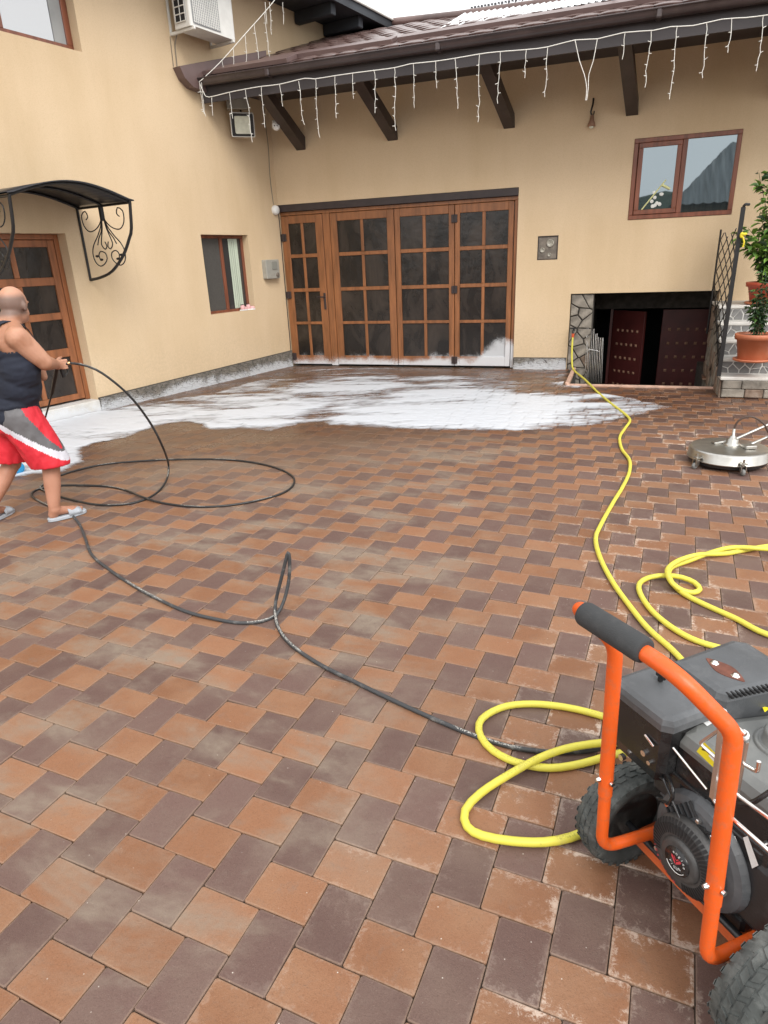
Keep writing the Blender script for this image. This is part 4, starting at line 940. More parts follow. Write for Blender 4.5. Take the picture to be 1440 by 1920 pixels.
# ------------------------------------------------------------------ foam on the paving
def fbm(x, y, oct=5, seed=0, rough=.55):
    out = np.zeros_like(x); amp = 1.; tot = 0.; r_ = np.random.default_rng(seed); T = r_.random((64, 64))
    for k in range(oct):
        xi, yi = np.floor(x).astype(int), np.floor(y).astype(int); fx, fy = x-xi, y-yi; fx = fx*fx*(3-2*fx); fy = fy*fy*(3-2*fy)
        g = lambda a, b: T[a & 63, b & 63]
        out += amp*((g(xi, yi)*(1-fx)+g(xi+1, yi)*fx)*(1-fy)+(g(xi, yi+1)*(1-fx)+g(xi+1, yi+1)*fx)*fy)
        tot += amp; amp *= rough; x = x*2.03+11.3; y = y*2.03+5.7
    return out/tot
def sdist(px, py, poly):
    """signed distance to a polygon, positive inside"""
    d = np.full(px.shape, 1e9); ins = np.zeros(px.shape, bool); n = len(poly)
    for i in range(n):
        ax, ay = poly[i-1]; bx, by = poly[i]; ex, ey = bx-ax, by-ay; t = np.clip(((px-ax)*ex+(py-ay)*ey)/(ex*ex+ey*ey+1e-12), 0, 1)
        d = np.minimum(d, np.hypot(px-ax-t*ex, py-ay-t*ey)); c = ((ay > py) != (by > py)) & (px < (bx-ax)*(py-ay)/(by-ay+1e-12)+ax); ins ^= c
    return np.where(ins, d, -d)
gp = lambda pts: [(G(x, y).x, G(x, y).y) for x, y in pts]
OUTL = gp([(-160, 905), (-60, 900), (0, 902), (40, 895), (90, 890), (120, 884), (150, 866), (168, 850), (175, 838), (200, 828), (260, 815), (310, 798), (345, 793), (378, 806), (425, 809), (460, 803), (510, 807), (560, 795), (608, 790), (622, 797),
           (700, 801), (820, 806), (990, 809), (1050, 800), (1110, 797), (1190, 780), (1260, 764), (1200, 750), (1120, 735), (1060, 712), (1066, 700), (1000, 704), (950, 706), (850, 697), (750, 690), (650, 690), (560, 696), (480, 716), (400, 738), (300, 752), (225, 762), (176, 765), (100, 770), (-160, 800)])
DENSE = [gp([(-160, 905), (0, 902), (90, 890), (150, 866), (172, 845), (260, 812), (330, 797), (400, 770), (300, 762), (176, 768), (100, 775), (-160, 800)]),
         gp([(345, 790), (378, 805), (425, 809), (470, 798), (540, 790), (600, 762), (560, 745), (450, 760), (380, 770)]),
         gp([(622, 797), (700, 801), (820, 806), (990, 809), (1050, 795), (1110, 760), (1000, 735), (860, 725), (760, 730), (740, 760), (640, 765)]),
         gp([(560, 722), (690, 705), (760, 715), (740, 735), (640, 745), (560, 740)])]
THIN = gp([(440, 716), (560, 690), (760, 688), (960, 700), (1060, 712), (1110, 735), (1060, 738), (900, 712), (700, 706), (600, 714), (500, 735)])
gx = np.arange(-7.6, .95, .018); gy = np.arange(3.2, 10.28, .016); X_, Y_ = np.meshgrid(gx, gy, indexing='ij')
sdO = sdist(X_, Y_, OUTL)+(fbm(X_*2.2, Y_*3.5, 5, 3)-.5)*.30
dn = np.full(X_.shape, 0.)
for k, pl in enumerate(DENSE): dn = np.maximum(dn, np.clip((sdist(X_, Y_, pl)+(fbm(X_*1.9, Y_*3.2, 4, 5+k)-.5)*.75)/.42+.35, 0, 1))
th = np.clip((sdist(X_, Y_, THIN)+(fbm(X_*1.7, Y_*2.5, 4, 12)-.5)*.5)/.25, 0, 1)
cs, sn = math.cos(rad(-22)), math.sin(rad(-22)); U_ = X_*math.cos(YAW)+Y_*math.sin(YAW); V_ = -X_*math.sin(YAW)+Y_*math.cos(YAW)
st1 = fbm(U_*1.15, V_*4.2, 6, 21, .62); st2 = fbm(U_*5, V_*15, 5, 22, .6)
foam = .44+dn*.46+(st1-.5)*1.65+(st2-.5)*.7-th*.42
foam = np.minimum(foam, np.clip(sdO/.10, -1, 1)*.9)
# joints of the block pattern stay open where the film is thin
uu = (X_*UX.x+Y_*UX.y-OU)/WB; vv_ = (X_*VX.x+Y_*VX.y-OV)/WB; rr = LB/WB; best = np.full(X_.shape, 9.)
m0 = np.floor((uu-vv_)/(2*rr)).astype(int)
for dm in (-1, 0, 1):
    for dn_ in (-2, -1, 0, 1, 2):
        m_ = m0+dm; n_ = np.floor(vv_+m_*rr).astype(int)+dn_
        for kind in (0, 1):
            if kind == 0: u0 = n_+m_*rr; v0 = n_-m_*rr; w_, h_ = rr, 1.
            else: u0 = n_+m_*rr+rr; v0 = n_+1-m_*rr-rr; w_, h_ = 1., rr
            a = uu-u0; b = vv_-v0; ins = (a >= 0) & (a < w_) & (b >= 0) & (b < h_)
            e = np.minimum(np.minimum(a, w_-a), np.minimum(b, h_-b)); best = np.where(ins, e, best)
joint = np.clip(1-best/.10, 0, 1)*np.clip(.35+(fbm(X_*1.3, Y_*1.3, 3, 33)-.45)*3+np.clip((X_+2.2)/1.4, 0, .9), 0, 1)
foam = foam-joint*.27
keep = foam > .0
wallok = ((X_-CORNER.x)*WALL_N.x+(Y_-CORNER.y)*WALL_N.y > .035)
pitok = ~((X_ > PIT[0]-.09) & (Y_ > PIT[1]-.07))
keep &= wallok & pitok
H_ = .0022+np.clip(foam, 0, 1)*.011+(fbm(X_*9, Y_*16, 4, 40)-.5)*.006*np.clip(foam*1.5, 0, 1)+np.clip(foam-.4, 0, 1)*fbm(X_*33, Y_*33, 2, 41)*.010
idx = -np.ones(X_.shape, int); fk = keep[:-1, :-1] & keep[1:, :-1] & keep[1:, 1:] & keep[:-1, 1:]
used = np.zeros(X_.shape, bool); used[:-1, :-1] |= fk; used[1:, :-1] |= fk; used[1:, 1:] |= fk; used[:-1, 1:] |= fk
idx[used] = np.arange(used.sum()); vsF = np.stack([X_[used], Y_[used], H_[used]], -1)
i_, j_ = np.nonzero(fk); quads = np.stack([idx[i_, j_], idx[i_+1, j_], idx[i_+1, j_+1], idx[i_, j_+1]], -1)
me = bpy.data.meshes.new('foam'); nq = len(quads); me.vertices.add(len(vsF)); me.vertices.foreach_set('co', vsF.ravel().astype(np.float32))
me.loops.add(nq*4); me.loops.foreach_set('vertex_index', quads.ravel().astype(np.int32)); me.polygons.add(nq); me.polygons.foreach_set('loop_start', np.arange(nq, dtype=np.int32)*4)
me.polygons.foreach_set('use_smooth', np.ones(nq, bool)); me.update(calc_edges=True)
at = me.attributes.new('thick', 'FLOAT', 'POINT'); at.data.foreach_set('value', foam[used].astype(np.float32))
fm = bpy.data.materials.new('soap_foam'); N, Lk = nodes(fm); P = N['Principled BSDF']
P.inputs['Base Color'].default_value = (.66, .695, .75, 1); P.inputs['Roughness'].default_value = .42; P.inputs['Subsurface Weight'].default_value = 0
a_ = N.new('ShaderNodeAttribute'); a_.attribute_name = 'thick'; g_ = N.new('ShaderNodeNewGeometry')
mpn = N.new('ShaderNodeMapping'); mpn.inputs['Rotation'].default_value = (0, 0, -YAW); mpn.inputs['Scale'].default_value = (.35, 1.3, 1); Lk.new(g_.outputs['Position'], mpn.inputs[0])
nn_ = noise_node(N, Lk, mpn.outputs[0], 26, 6, .7); s_ = math_node(N, Lk, 'ADD', a_.outputs['Fac'], math_node(N, Lk, 'MULTIPLY', math_node(N, Lk, 'SUBTRACT', nn_, .5), .55))
Lk.new(maprange(N, Lk, s_, .0, .85, .0, .90), P.inputs['Alpha'])
bb = N.new('ShaderNodeBump'); bb.inputs['Strength'].default_value = .6; bb.inputs['Distance'].default_value = .006; Lk.new(noise_node(N, Lk, mpn.outputs[0], 38, 5, .65), bb.inputs['Height']); Lk.new(bb.outputs[0], P.inputs['Normal'])
me.materials.append(fm); fo = link('foam', me); fo['kind'] = 'stuff'; fo['label'] = 'white soap foam spread over the wet paving before the garage door'

# ------------------------------------------------------------------ hoses
def hose_mat(name, base, mark, rough, mkamt=.9, mark2=(.55, .53, .48)):
    m = bpy.data.materials.new(name); N, Lk = nodes(m); P = N['Principled BSDF']; g = N.new('ShaderNodeNewGeometry')
    c = mixc(N, Lk, maprange(N, Lk, noise_node(N, Lk, g.outputs['Position'], 14, 6, .7), .52, .72, 0, .55), base, mark)
    c = mixc(N, Lk, maprange(N, Lk, noise_node(N, Lk, g.outputs['Position'], 60, 4, .7), .62, .72, 0, .4), c, tuple(x*.35 for x in base))
    gx_ = N.new('ShaderNodeSeparateXYZ'); Lk.new(g.outputs['Position'], gx_.inputs[0]); tcw = math_node(N, Lk, 'SINE', math_node(N, Lk, 'MULTIPLY', math_node(N, Lk, 'ADD', gx_.outputs[0], gx_.outputs[1]), 9.))
    mk = math_node(N, Lk, 'MULTIPLY', maprange(N, Lk, tcw, .55, .6), math_node(N, Lk, 'MULTIPLY', maprange(N, Lk, noise_node(N, Lk, g.outputs['Position'], 190, 2, .8), .50, .56), mkamt))
    gn_ = N.new('ShaderNodeSeparateXYZ'); Lk.new(g.outputs['Normal'], gn_.inputs[0]); mk = math_node(N, Lk, 'MULTIPLY', mk, maprange(N, Lk, gn_.outputs[2], .72, .85))
    c = mixc(N, Lk, mk, c, mark2)
    Lk.new(c, P.inputs['Base Color']); P.inputs['Roughness'].default_value = rough
    b = N.new('ShaderNodeBump'); b.inputs['Strength'].default_value = .4; b.inputs['Distance'].default_value = .001; Lk.new(noise_node(N, Lk, g.outputs['Position'], 120, 4), b.inputs['Height']); Lk.new(b.outputs[0], P.inputs['Normal']); return m
M_YEL = hose_mat('yellow_hose', (.66, .60, .075), (.46, .42, .13), .5, .35, (.12, .11, .04))
M_BLK = hose_mat('black_rubber_hose', (.018, .018, .019), (.085, .085, .08), .45)
M_BLK2 = hose_mat('dusty_rubber_hose', (.04, .042, .045), (.30, .29, .27), .6)
RYH = .0135
def gz(pts, r=RYH): return [G(p[0], p[1], (p[2] if len(p) > 2 else 0)+r) for p in pts]
tap = Vector((-.655, 10.25, .53))
yh = [tap+Vector((0, -.06, -.03)), Vector((-.655, 10.16, .36)), Vector((-.64, 10.12, .15)), Vector((-.60, 10.0, .03+RYH))]+gz([(1098, 713, .03), (1120, 735), (1145, 756), (1170, 775), (1181, 788), (1172, 803), (1162, 820), (1166, 842), (1180, 862), (1180, 885), (1168, 912), (1148, 945), (1126, 985), (1117, 1010), (1125, 1045),
     (1148, 1090), (1180, 1135), (1215, 1178), (1262, 1220), (1300, 1262), (1330, 1300)])
mb = MB(); mb.tube(spline(yh, .04), RYH, 10); tag(centre(mb.build('garden_hose', M_YEL)), 'yellow garden hose snaking from the stone pier tap across the paving', 'hose')
yc = gz([(1560, 1262), (1440, 1237), (1380, 1222), (1310, 1203), (1262, 1178), (1222, 1145), (1200, 1112), (1200, 1093, .002), (1220, 1082, .005), (1250, 1079, .01), (1280, 1083, .012), (1303, 1093, .006), (1312, 1105), (1300, 1111), (1280, 1107, .008), (1262, 1095, .03), (1252, 1078, .035), (1254, 1064, .03),
         (1275, 1050, .03), (1310, 1040, .02), (1360, 1038), (1400, 1031), (1440, 1024), (1520, 1018), (1620, 1040), (1660, 1080)])
mb = MB(); mb.tube(spline(yc, .03), RYH, 10); tag(centre(mb.build('garden_hose', M_YEL)), 'yellow hose making a small loop at the right edge behind the pressure washer', 'hose')
yd_ = gz([(1560, 1222), (1440, 1190), (1380, 1160), (1320, 1133), (1285, 1115), (1266, 1100), (1256, 1085), (1254, 1072, .004), (1262, 1062), (1290, 1052, .002), (1330, 1037, .012), (1370, 1027, .016), (1420, 1028, .03), (1480, 1035), (1600, 1060), (1650, 1085)])
mb = MB(); mb.tube(spline(yd_, .03), RYH, 10); tag(centre(mb.build('garden_hose', M_YEL)), 'yellow hose strand lying just beyond the small loop at the right edge', 'hose')
ye = gz([(1230, 1408, .02), (1160, 1356, .0), (1120, 1340), (1060, 1326), (1000, 1320), (950, 1324), (913, 1340), (898, 1358), (902, 1382), (925, 1408), (970, 1430), (1030, 1440), (1090, 1432), (1150, 1415, .02), (1210, 1405, .08)])
mb = MB(); mb.tube(spline(ye, .03), RYH, 12); tag(centre(mb.build('garden_hose', M_YEL)), 'yellow hose loop left of the pressure washer, the farther of the two loops', 'hose')
yf = gz([(1215, 1392, .09), (1150, 1392, .05), (1110, 1395, .03), (1060, 1404, .028), (1010, 1422, .024), (950, 1455, .006), (900, 1488), (872, 1520), (876, 1550), (905, 1567), (960, 1577), (1020, 1579), (1070, 1570), (1110, 1550), (1160, 1500), (1210, 1440)])
mb = MB(); mb.tube(spline(yf, .03), RYH, 12); tag(centre(mb.build('garden_hose', M_YEL)), 'yellow hose loop left of the pressure washer, the nearer loop running under its wheel', 'hose')
# high-pressure hose
FOOT = Vector((-3.703, 3.368, 0)); ME = Vector((CR.x, CR.y, 0)).normalized(); MG = Vector((CF.x, CF.y, 0)).normalized()
def mp(px, py, d=0.): return hit(px, py, FOOT+MG*d, MG)
def uv3(u, d, z): return FOOT+ME*u+MG*d+Vector((0, 0, z))
RB = .0085; gun_back = mp(130, 681, .12)
b1 = [gun_back, mp(150, 683, .12), mp(180, 693, .14), mp(215, 717, .18), mp(250, 750, .25), mp(283, 795, .35), mp(305, 838, .42)]+gz([(316, 872, .10), (312, 900, .03), (295, 923), (268, 938), (230, 946), (180, 946), (130, 936), (95, 925), (76, 916), (82, 908), (110, 893), (150, 880), (200, 870), (270, 864), (350, 861), (430, 862), (490, 870), (530, 882), (551, 897), (545, 915), (515, 930), (460, 943), (400, 950), (350, 949), (300, 942), (265, 931, .012), (235, 919), (200, 912),
     (150, 910), (105, 911), (70, 918), (60, 930), (90, 948), (125, 958)], RB)
mb = MB(); mb.tube(spline(b1, .04), RB, 8); tag(centre(mb.build('pressure_hose', M_BLK)), 'black high-pressure hose rising from the coil on the paving to the spray gun', 'hose')
b2 = gz([(136, 966), (150, 985), (160, 1010), (172, 1040), (205, 1068), (250, 1098), (300, 1125), (350, 1147), (400, 1160), (450, 1168), (490, 1165), (518, 1153, .0), (533, 1125, .06)], RB)
t3 = G(540, 1142, 0); b2 += [hit(542, 1085, t3, MG), hit(543, 1048, t3, MG), hit(540, 1036, t3, MG), hit(536, 1050, t3, MG), hit(526, 1090, t3, MG)]+gz([(517, 1128, .035), (516, 1150, .01), (520, 1172), (533, 1195), (556, 1217), (600, 1246), (660, 1276), (730, 1310), (800, 1342), (870, 1372), (920, 1390), (970, 1403), (1030, 1410), (1090, 1409), (1150, 1400, .02), (1215, 1390, .07)], RB)
mb = MB(); mb.tube(spline(b2, .03), RB*1.05, 9); tag(centre(mb.build('pressure_hose', M_BLK2)), 'dusty black high-pressure hose kinked upward in the middle of the paving', 'hose')

# tap and connector in the stone pier
tp = thing('tap', 'black garden tap with orange hose connector on the stone pier', 'tap', tap)
mb = MB(); mb.tube(fillet([(0, .1, .05), (0, -.04, .05), (0, -.06, .0)], .03), .016, 8); mb.box((-.05, -.03, .07), (.05, -.01, .09), .006); mb.tube([(0, -.02, .05), (0, -.02, .08)], .01, 8); mb.build('body', M_IRON, tp)
mb = MB(); mb.tube([(0, -.06, .01), (0, -.06, -.045)], [.022, .018], 10); mb.build('connector', mat('orange_plastic', (.62, .10, .03), .4), tp)

# folded metal rack leaning in the stairwell
rk = thing('folded_rack', 'folded chrome clothes rack leaning on the left side of the basement stairwell', 'rack', (-.42, 10.25, -1.3))
R_ = random.Random(3)
for k in range(11):
    x = -.02+k*.024; zt = 1.95-.02*k+R_.uniform(-.05, .03); y = .03+R_.uniform(-.02, .05); MB().tube([(x+.05, y-.12, .0), (x-.0, y-.02, zt*.6), (x-.03+R_.uniform(-.012, .012), y+.06, zt)], .0062, 6).build('rod', M_CHROME, rk)
mb = MB()
for z in (.5, 1.1, 1.6): mb.tube([(.01, .02+z*.02, z), (.15, .02+z*.02, z-.03)], .005, 6)
mb.build('cross_bars', M_CHROME, rk)

# ------------------------------------------------------------------ potted plants
def leafmat(n, a): return mat(n, a, .5, var=.35, vscale=9)
LG = [leafmat('leaf_bright', (.17, .31, .05)), leafmat('leaf_mid', (.085, .175, .035)), leafmat('leaf_dark', (.028, .065, .022))]
def leaf_mesh(w, l, m):
    b = MB(); b.add([(0, 0, 0), (-w*.42, l*.3, .012), (0, l*.34, -.004), (w*.42, l*.3, .012), (-w*.34, l*.68, .006), (0, l*.7, -.012), (w*.34, l*.68, .006), (0, l, -.03)],
                   [(0, 2, 1), (0, 3, 2), (1, 2, 5, 4), (2, 3, 6, 5), (4, 5, 7), (5, 6, 7)], True); return b.mesh('leaf', [m])
LM = [[leaf_mesh(.062, .105, m) for m in LG], [leaf_mesh(.030, .055, m) for m in LG]]
def potted(name, label, loc, rpot, hpot, stems, seed, size, nleaf, red=False):
    R = random.Random(seed); t = thing(name, label, 'potted plant', loc)
    mb = MB(); r = rpot; mb.lathe([(r*.70, 0), (r*.74, .01), (r*.93, hpot*.80), (r*1.03, hpot*.80), (r*1.06, hpot*.98), (r*1.02, hpot), (r*.93, hpot), (r*.90, hpot*.88)], 36); pot = mb.build('pot', M_TERRA if not red else mat('red_plastic_pot', (.42, .07, .035), .45, var=.12, vscale=5), t)
    mb = MB(); mb.lathe([(r*.86, 0), (r*.98, .012), (r*1.0, .03), (r*.9, .03), (r*.8, .012)], 30, c=(0, 0, -.004)); mb.build('saucer', M_TERRA, t)
    mb = MB(); mb.lathe([(r*.91, hpot*.9), (.001, hpot*.92)], 24); mb.build('soil', M_SOIL, t)
    st = MB(); tips = []
    for (dx, dy, h) in stems:
        p0 = Vector((R.uniform(-.03, .03), R.uniform(-.03, .03), hpot*.9)); p3 = Vector((dx, dy, hpot+h)); c = Vector((dx*.35, dy*.35, hpot+h*.55))
        path = spline([p0, c+Vector((R.gauss(0, .015), 0, 0)), p3], .05); st.tube(path, [.007*(1-.6*i/len(path)) for i in range(len(path))], 5); tips.append(path)
    st.build('stem', mat('green_brown_stem', (.09, .08, .035), .7), t)
    for k in range(nleaf):
        path = R.choice(tips); q = R.random()**.75; p = path[min(len(path)-1, int(q*len(path)))]; a = R.uniform(0, 2*math.pi); el = R.uniform(-.5, .9)
        tw = R.uniform(.01, .05)*(1 if size == 0 else .7); d = Vector((math.cos(a), math.sin(a), 0))
        o = link('leaf', LM[size][R.choice((0, 0, 0, 1, 2)) if size == 0 else R.choice((1, 2, 2))], t, p+d*tw, (el, R.gauss(0, .5), a-math.pi/2)); s = R.uniform(.65, 1.25); o.scale = (s, s, s)
    return t
zt1 = base_h+RISE; p1 = Vector((1.17+.19, 8.45+RUN+.16, zt1)); 
p1 = G(1411, 676, zt1+.01); potted('potted_shrub', 'small dark-leaved shrub in a terracotta pot on the second stair step', (p1.x, p1.y+.03, zt1+.006), .205, .30, [(-.05, 0, .34), (.02, .0, .52), (-.03, .03, .64), (.05, -.03, .42), (-.10, 0, .28), (.08, 0, .3), (-.08, -.05, .45), (.0, .05, .35)], 3, 1, 420)
zt2 = base_h+4*RISE; p2 = B(1434, 572, 9.58)
potted('potted_shrub', 'tall leafy shrub in a red pot higher up the stair, trailing over the railing', (p2.x, p2.y, zt2+.006), .235, .26, [(-.18, -.05, 1.05), (-.08, .05, 1.28), (.1, -.05, 1.1), (-.33, -.1, .62), (-.42, -.12, .55), (.0, -.1, .85), (.22, 0, .95), (.28, .05, .6), (-.22, 0, .78), (-.3, -.05, 1.22), (.1, -.15, .45), (-.1, -.2, .4), (-.36, -.1, .50), (-.3, -.12, .42), (-.05, -.1, .6), (.05, .0, 1.4)], 6, 0, 860, True)
rb_ = thing('ribbon', 'yellow ribbon tied round the railing post', 'ribbon', B(1391, 441, 8.46))  # stands for a yellow leaf or flower beside the post, nothing tied on
mb = MB(); mb.ell((0, 0, 0), (.020, .012, .032)); mb.ell((.022, -.01, .01), (.028, .008, .014)); mb.build('bow', mat('yellow_ribbon', (.70, .58, .03), .5), rb_); mb = MB(); mb.tube(spline([(0.01, -.01, -.02), (.03, -.015, -.07), (.025, -.01, -.12)], .03), [.012, .010, .012, .010, .004][:len(spline([(0.01, -.01, -.02), (.03, -.015, -.07), (.025, -.01, -.12)], .03))] if False else .009, 6); mb.build('tail', MATS['yellow_ribbon'], rb_)

# ------------------------------------------------------------------ round surface cleaner
sc_c = (G(1290, 850)+G(1430, 852))/2; sc_c = G(1362, 868)
sc = thing('surface_cleaner', 'round stainless steel surface cleaner on casters at the right side of the paving', 'surface cleaner', (sc_c.x, sc_c.y, 0), YAW)
Rr = .295
mb = MB(); mb.lathe([(Rr*.99, .055), (Rr+.008, .055), (Rr+.008, .063), (Rr, .068), (Rr, .125), (Rr-.012, .138), (Rr-.03, .140), (.10, .150), (.001, .152)], 64); mb.build('housing', M_STEEL, sc)
mb = MB(); mb.lathe([(Rr*.97, .028), (Rr*.985, .054)], 64); mb.build('skirt', M_IRON, sc)
mb = MB(); mb.lathe([(.062, .148), (.062, .165), (.045, .17), (.045, .20), (.028, .205), (.020, .225), (.011, .23), (.011, .285), (.001, .285)], 24, c=(.02, 0, 0)); mb.build('swivel', M_STEEL, sc)
for a in (200, 262, 20):
    cx, cy = (Rr+.03)*math.cos(rad(a)), (Rr+.03)*math.sin(rad(a)); cs_ = MB(); cs_.X = Matrix.Translation((cx, cy, 0)) @ Matrix.Rotation(rad(a), 4, 'Z')
    cs_.box((-.05, -.025, .088), (.022, .025, .094)); cs_.tube([(0, 0, .07), (0, 0, .125)], .010, 8); cs_.box((-.014, -.02, .03), (.02, -.014, .075)); cs_.box((-.014, .014, .03), (.02, .02, .075)); co = cs_.build('caster', M_STEEL, sc)
    wh = MB(); wh.X = cs_.X; wh.lathe([(.001, -.011), (.022, -.011), (.026, -.006), (.026, .006), (.022, .011), (.001, .011)], 18, 'y', (.012, 0, .026)); wh.build('caster_wheel', mat('grey_rubber', (.16, .16, .155), .6), co)
hb = MB()
for sg_ in (-1, 1): hb.tube(fillet([(.02+.08*sg_, -.06*sg_, .155), (.10+.06*sg_, -.05*sg_, .17), (.42, -.10*sg_+.02, .30), (1.0, -.10*sg_, .62)], .08), .0125, 8)
hb.box((.06, -.14, .148), (.15, -.05, .175), .006); hb.box((-.10, .04, .148), (.0, .10, .165), .006); hb.build('handle_fork', M_STEEL, sc)
hb = MB(); hb.tube(spline([(.02, 0, .28), (.04, 0, .345), (.12, -.02, .385), (.22, -.05, .33), (.28, -.10, .21), (.31, -.12, .18), (.36, -.08, .24), (.45, -.04, .32), (.8, 0, .5)], .03), .008, 7); hb.build('feed_hose', mat('brown_rubber', (.06, .035, .025), .5), sc)

# ------------------------------------------------------------------ small things by the man
bt = thing('bottle', 'blue plastic bottle lying in the foam behind the man', 'bottle', G(33, 886), rad(60))
mb = MB(); mb.lathe([(.001, 0), (.05, .0), (.055, .012), (.055, .12), (.03, .16), (.018, .17), (.018, .19), (.001, .19)], 20, 'y', (0, -.08, .056)); mb.build('body', M_BLUE, bt); mb = MB(); mb.lathe([(.001, .19), (.022, .19), (.022, .215), (.001, .215)], 14, 'y', (0, -.08, .056)); mb.build('cap', M_WHITE, bt)

# ------------------------------------------------------------------ petrol pressure washer
MO = Vector((.181, 1.306, 0)); MA = Vector((.673, -.740, 0)).normalized(); MBv = Vector((-MA.y, MA.x, 0))
pw = thing('pressure_washer', 'orange-framed petrol pressure washer with black engine in the right foreground', 'pressure washer', MO, math.atan2(MA.y, MA.x))
def ml(px, py, a=None, b=None, z=None):
    ax, v = (MA, a) if a is not None else ((MBv, b) if b is not None else (Vector((0, 0, 1)), z))
    P = hit(px, py, MO+ax*v, ax)-MO; return Vector((P.dot(MA), P.dot(MBv), P.z))
M_ORG = mat('orange_powder_coat', (.70, .102, .011), .42, var=.08, vscale=9, dirt=(.42, .13, .06), dscale=38, damt=.85, bump=.2, bscale=120)
M_ORG2 = mat('dusty_orange_coat', (.62, .125, .035), .5, var=.15, vscale=12, dirt=(.35, .16, .09), dscale=8, damt=.5)
M_FOAMG = mat('grey_foam_grip', (.040, .042, .044), .9, bump=.5, bscale=350, dirt=(.09, .09, .09), dscale=20, damt=.4)
M_BPL = mat('black_plastic', (.013, .013, .014), .24, var=.2, vscale=12, dirt=(.10, .10, .10), dscale=9, damt=.45, bump=.25, bscale=260, rvar=.12)
M_GPL = mat('sunbleached_plastic', (.075, .080, .086), .5, var=.2, vscale=9, dirt=(.17, .175, .18), dscale=6, damt=.6, bump=.3, bscale=260)
M_DPL = mat('dusty_black_plastic', (.048, .048, .048), .5, var=.25, vscale=14, dirt=(.14, .14, .135), dscale=10, damt=.5, bump=.3, bscale=260)
M_GTANK = mat('dusty_tank_paint', (.13, .135, .132), .42, var=.18, vscale=7, dirt=(.24, .24, .22), dscale=8, damt=.5, bump=.1, bscale=200)
M_BMET = mat('black_engine_paint', (.019, .020, .022), .32, var=.35, vscale=10, dirt=(.12, .12, .125), dscale=7, damt=.6, bump=.3, bscale=140)
M_ALU = mat('cast_aluminium', (.30, .30, .30), .55, metal=.6, var=.3, vscale=12, bump=.4, bscale=120)
M_RUBBER = mat('dusty_tyre_rubber', (.055, .062, .060), .82, var=.35, vscale=16, dirt=(.19, .20, .19), dscale=14, damt=.75, bump=.5, bscale=120)
M_RUST = mat('rust', (.13, .045, .028), .85, var=.4, vscale=30, bump=.4, bscale=150)
M_STK = mat('yellow_sticker', (.78, .66, .02), .4); M_STKW = mat('white_sticker', (.72, .73, .72), .4, dirt=(.45, .45, .45), dscale=40, damt=.6)
M_STKK = mat('sticker_black', (.02, .02, .02), .5); M_STKR = mat('sticker_red', (.60, .05, .07), .5)
# tubular frame with handle
hw = .178; FB = -.045; C1 = ml(1078, 1135, z=.905); C2 = ml(1272, 1267, z=.893)
UL0, UL1, UR0, UR1 = ml(1127, 1590, b=FB), ml(1155, 1208, b=FB), ml(1322, 1804, b=FB), ml(1377, 1374, b=FB)
EL, ER = ml(1240, 1556, z=UL0.z), ml(1432, 1752, z=UR0.z)
JL, JR = UL0.lerp(UL1, .32), UR0.lerp(UR1, .32)
for p in ([EL, UL0, JL], [ER, UR0, JR]): mb = MB(); mb.tube(fillet(p, .05, 8), .0154, 14); mb.build('lower_tube', M_ORG, pw)
hp = [UL0.lerp(UL1, .29), UL1, C1, C2, UR1, UR0.lerp(UR1, .29)]
hand = MB(); hand.tube(fillet(hp, [.04, .035, .05, .026], 8), .0176, 16); handle = hand.build('handle', M_ORG, pw)
d_ = (C2-C1).normalized(); g0 = C1+d_*.028; g1 = C1+d_*.205; g0.z = g1.z = .900
mb = MB(); dd = (g1-g0); mb.tube([g0, g0+dd*.01, g0+dd*.05, g0+dd*.95, g0+dd*.99, g1], [.022, .0265, .0285, .0285, .0265, .022], 20); mb.build('grip', M_FOAMG, handle)
for q in (UL0.lerp(UL1, .37), UR0.lerp(UR1, .37)):
    mb = MB(); mb.tube([q+Vector((-.006, -.026, 0)), q+Vector((-.005, -.017, 0))], [.005, .007], 8); mb.tube([q+Vector((.019, 0, 0)), q+Vector((.025, 0, 0))], .006, 8); mb.build('bolts', M_CHROME, handle, kind='stuff')
# floor plate with folded lip, cross straps
mb = MB(); mb.add([(-.165, .125, .118), (.235, .125, .118), (.235, .50, .118), (-.165, .50, .118), (-.165, .125, .112), (.235, .125, .112), (.235, .50, .112), (-.165, .50, .112)], [(0, 1, 2, 3), (7, 6, 5, 4), (0, 4, 5, 1), (1, 5, 6, 2), (2, 6, 7, 3), (3, 7, 4, 0)])
mb.box((-.17, .118, .088), (.24, .125, .122), .002); mb.box((-.172, .12, .086), (-.165, .5, .121)); mb.box((.235, .12, .086), (.242, .5, .121)); mb.build('floor_plate', M_ORG2, pw)
mb = MB(); mb.tube([(-.30, .11, .145), (.40, .11, .145)], .010, 10); mb.build('axle', M_BMET, pw)
mb = MB(); mb.tube([(-.10, .47, .10), (-.10, .47, .0)], .016, 10); mb.lathe([(.03, 0), (.03, .02), (.018, .024)], 14, c=(-.10, .47, 0)); mb.build('foot', M_IRON, pw); mb = MB(); mb.lathe([(.001, 0), (.03, 0), (.03, .02), (.018, .1)], 14, c=(.15, .47, 0)); mb.build('foot', M_IRON, pw)
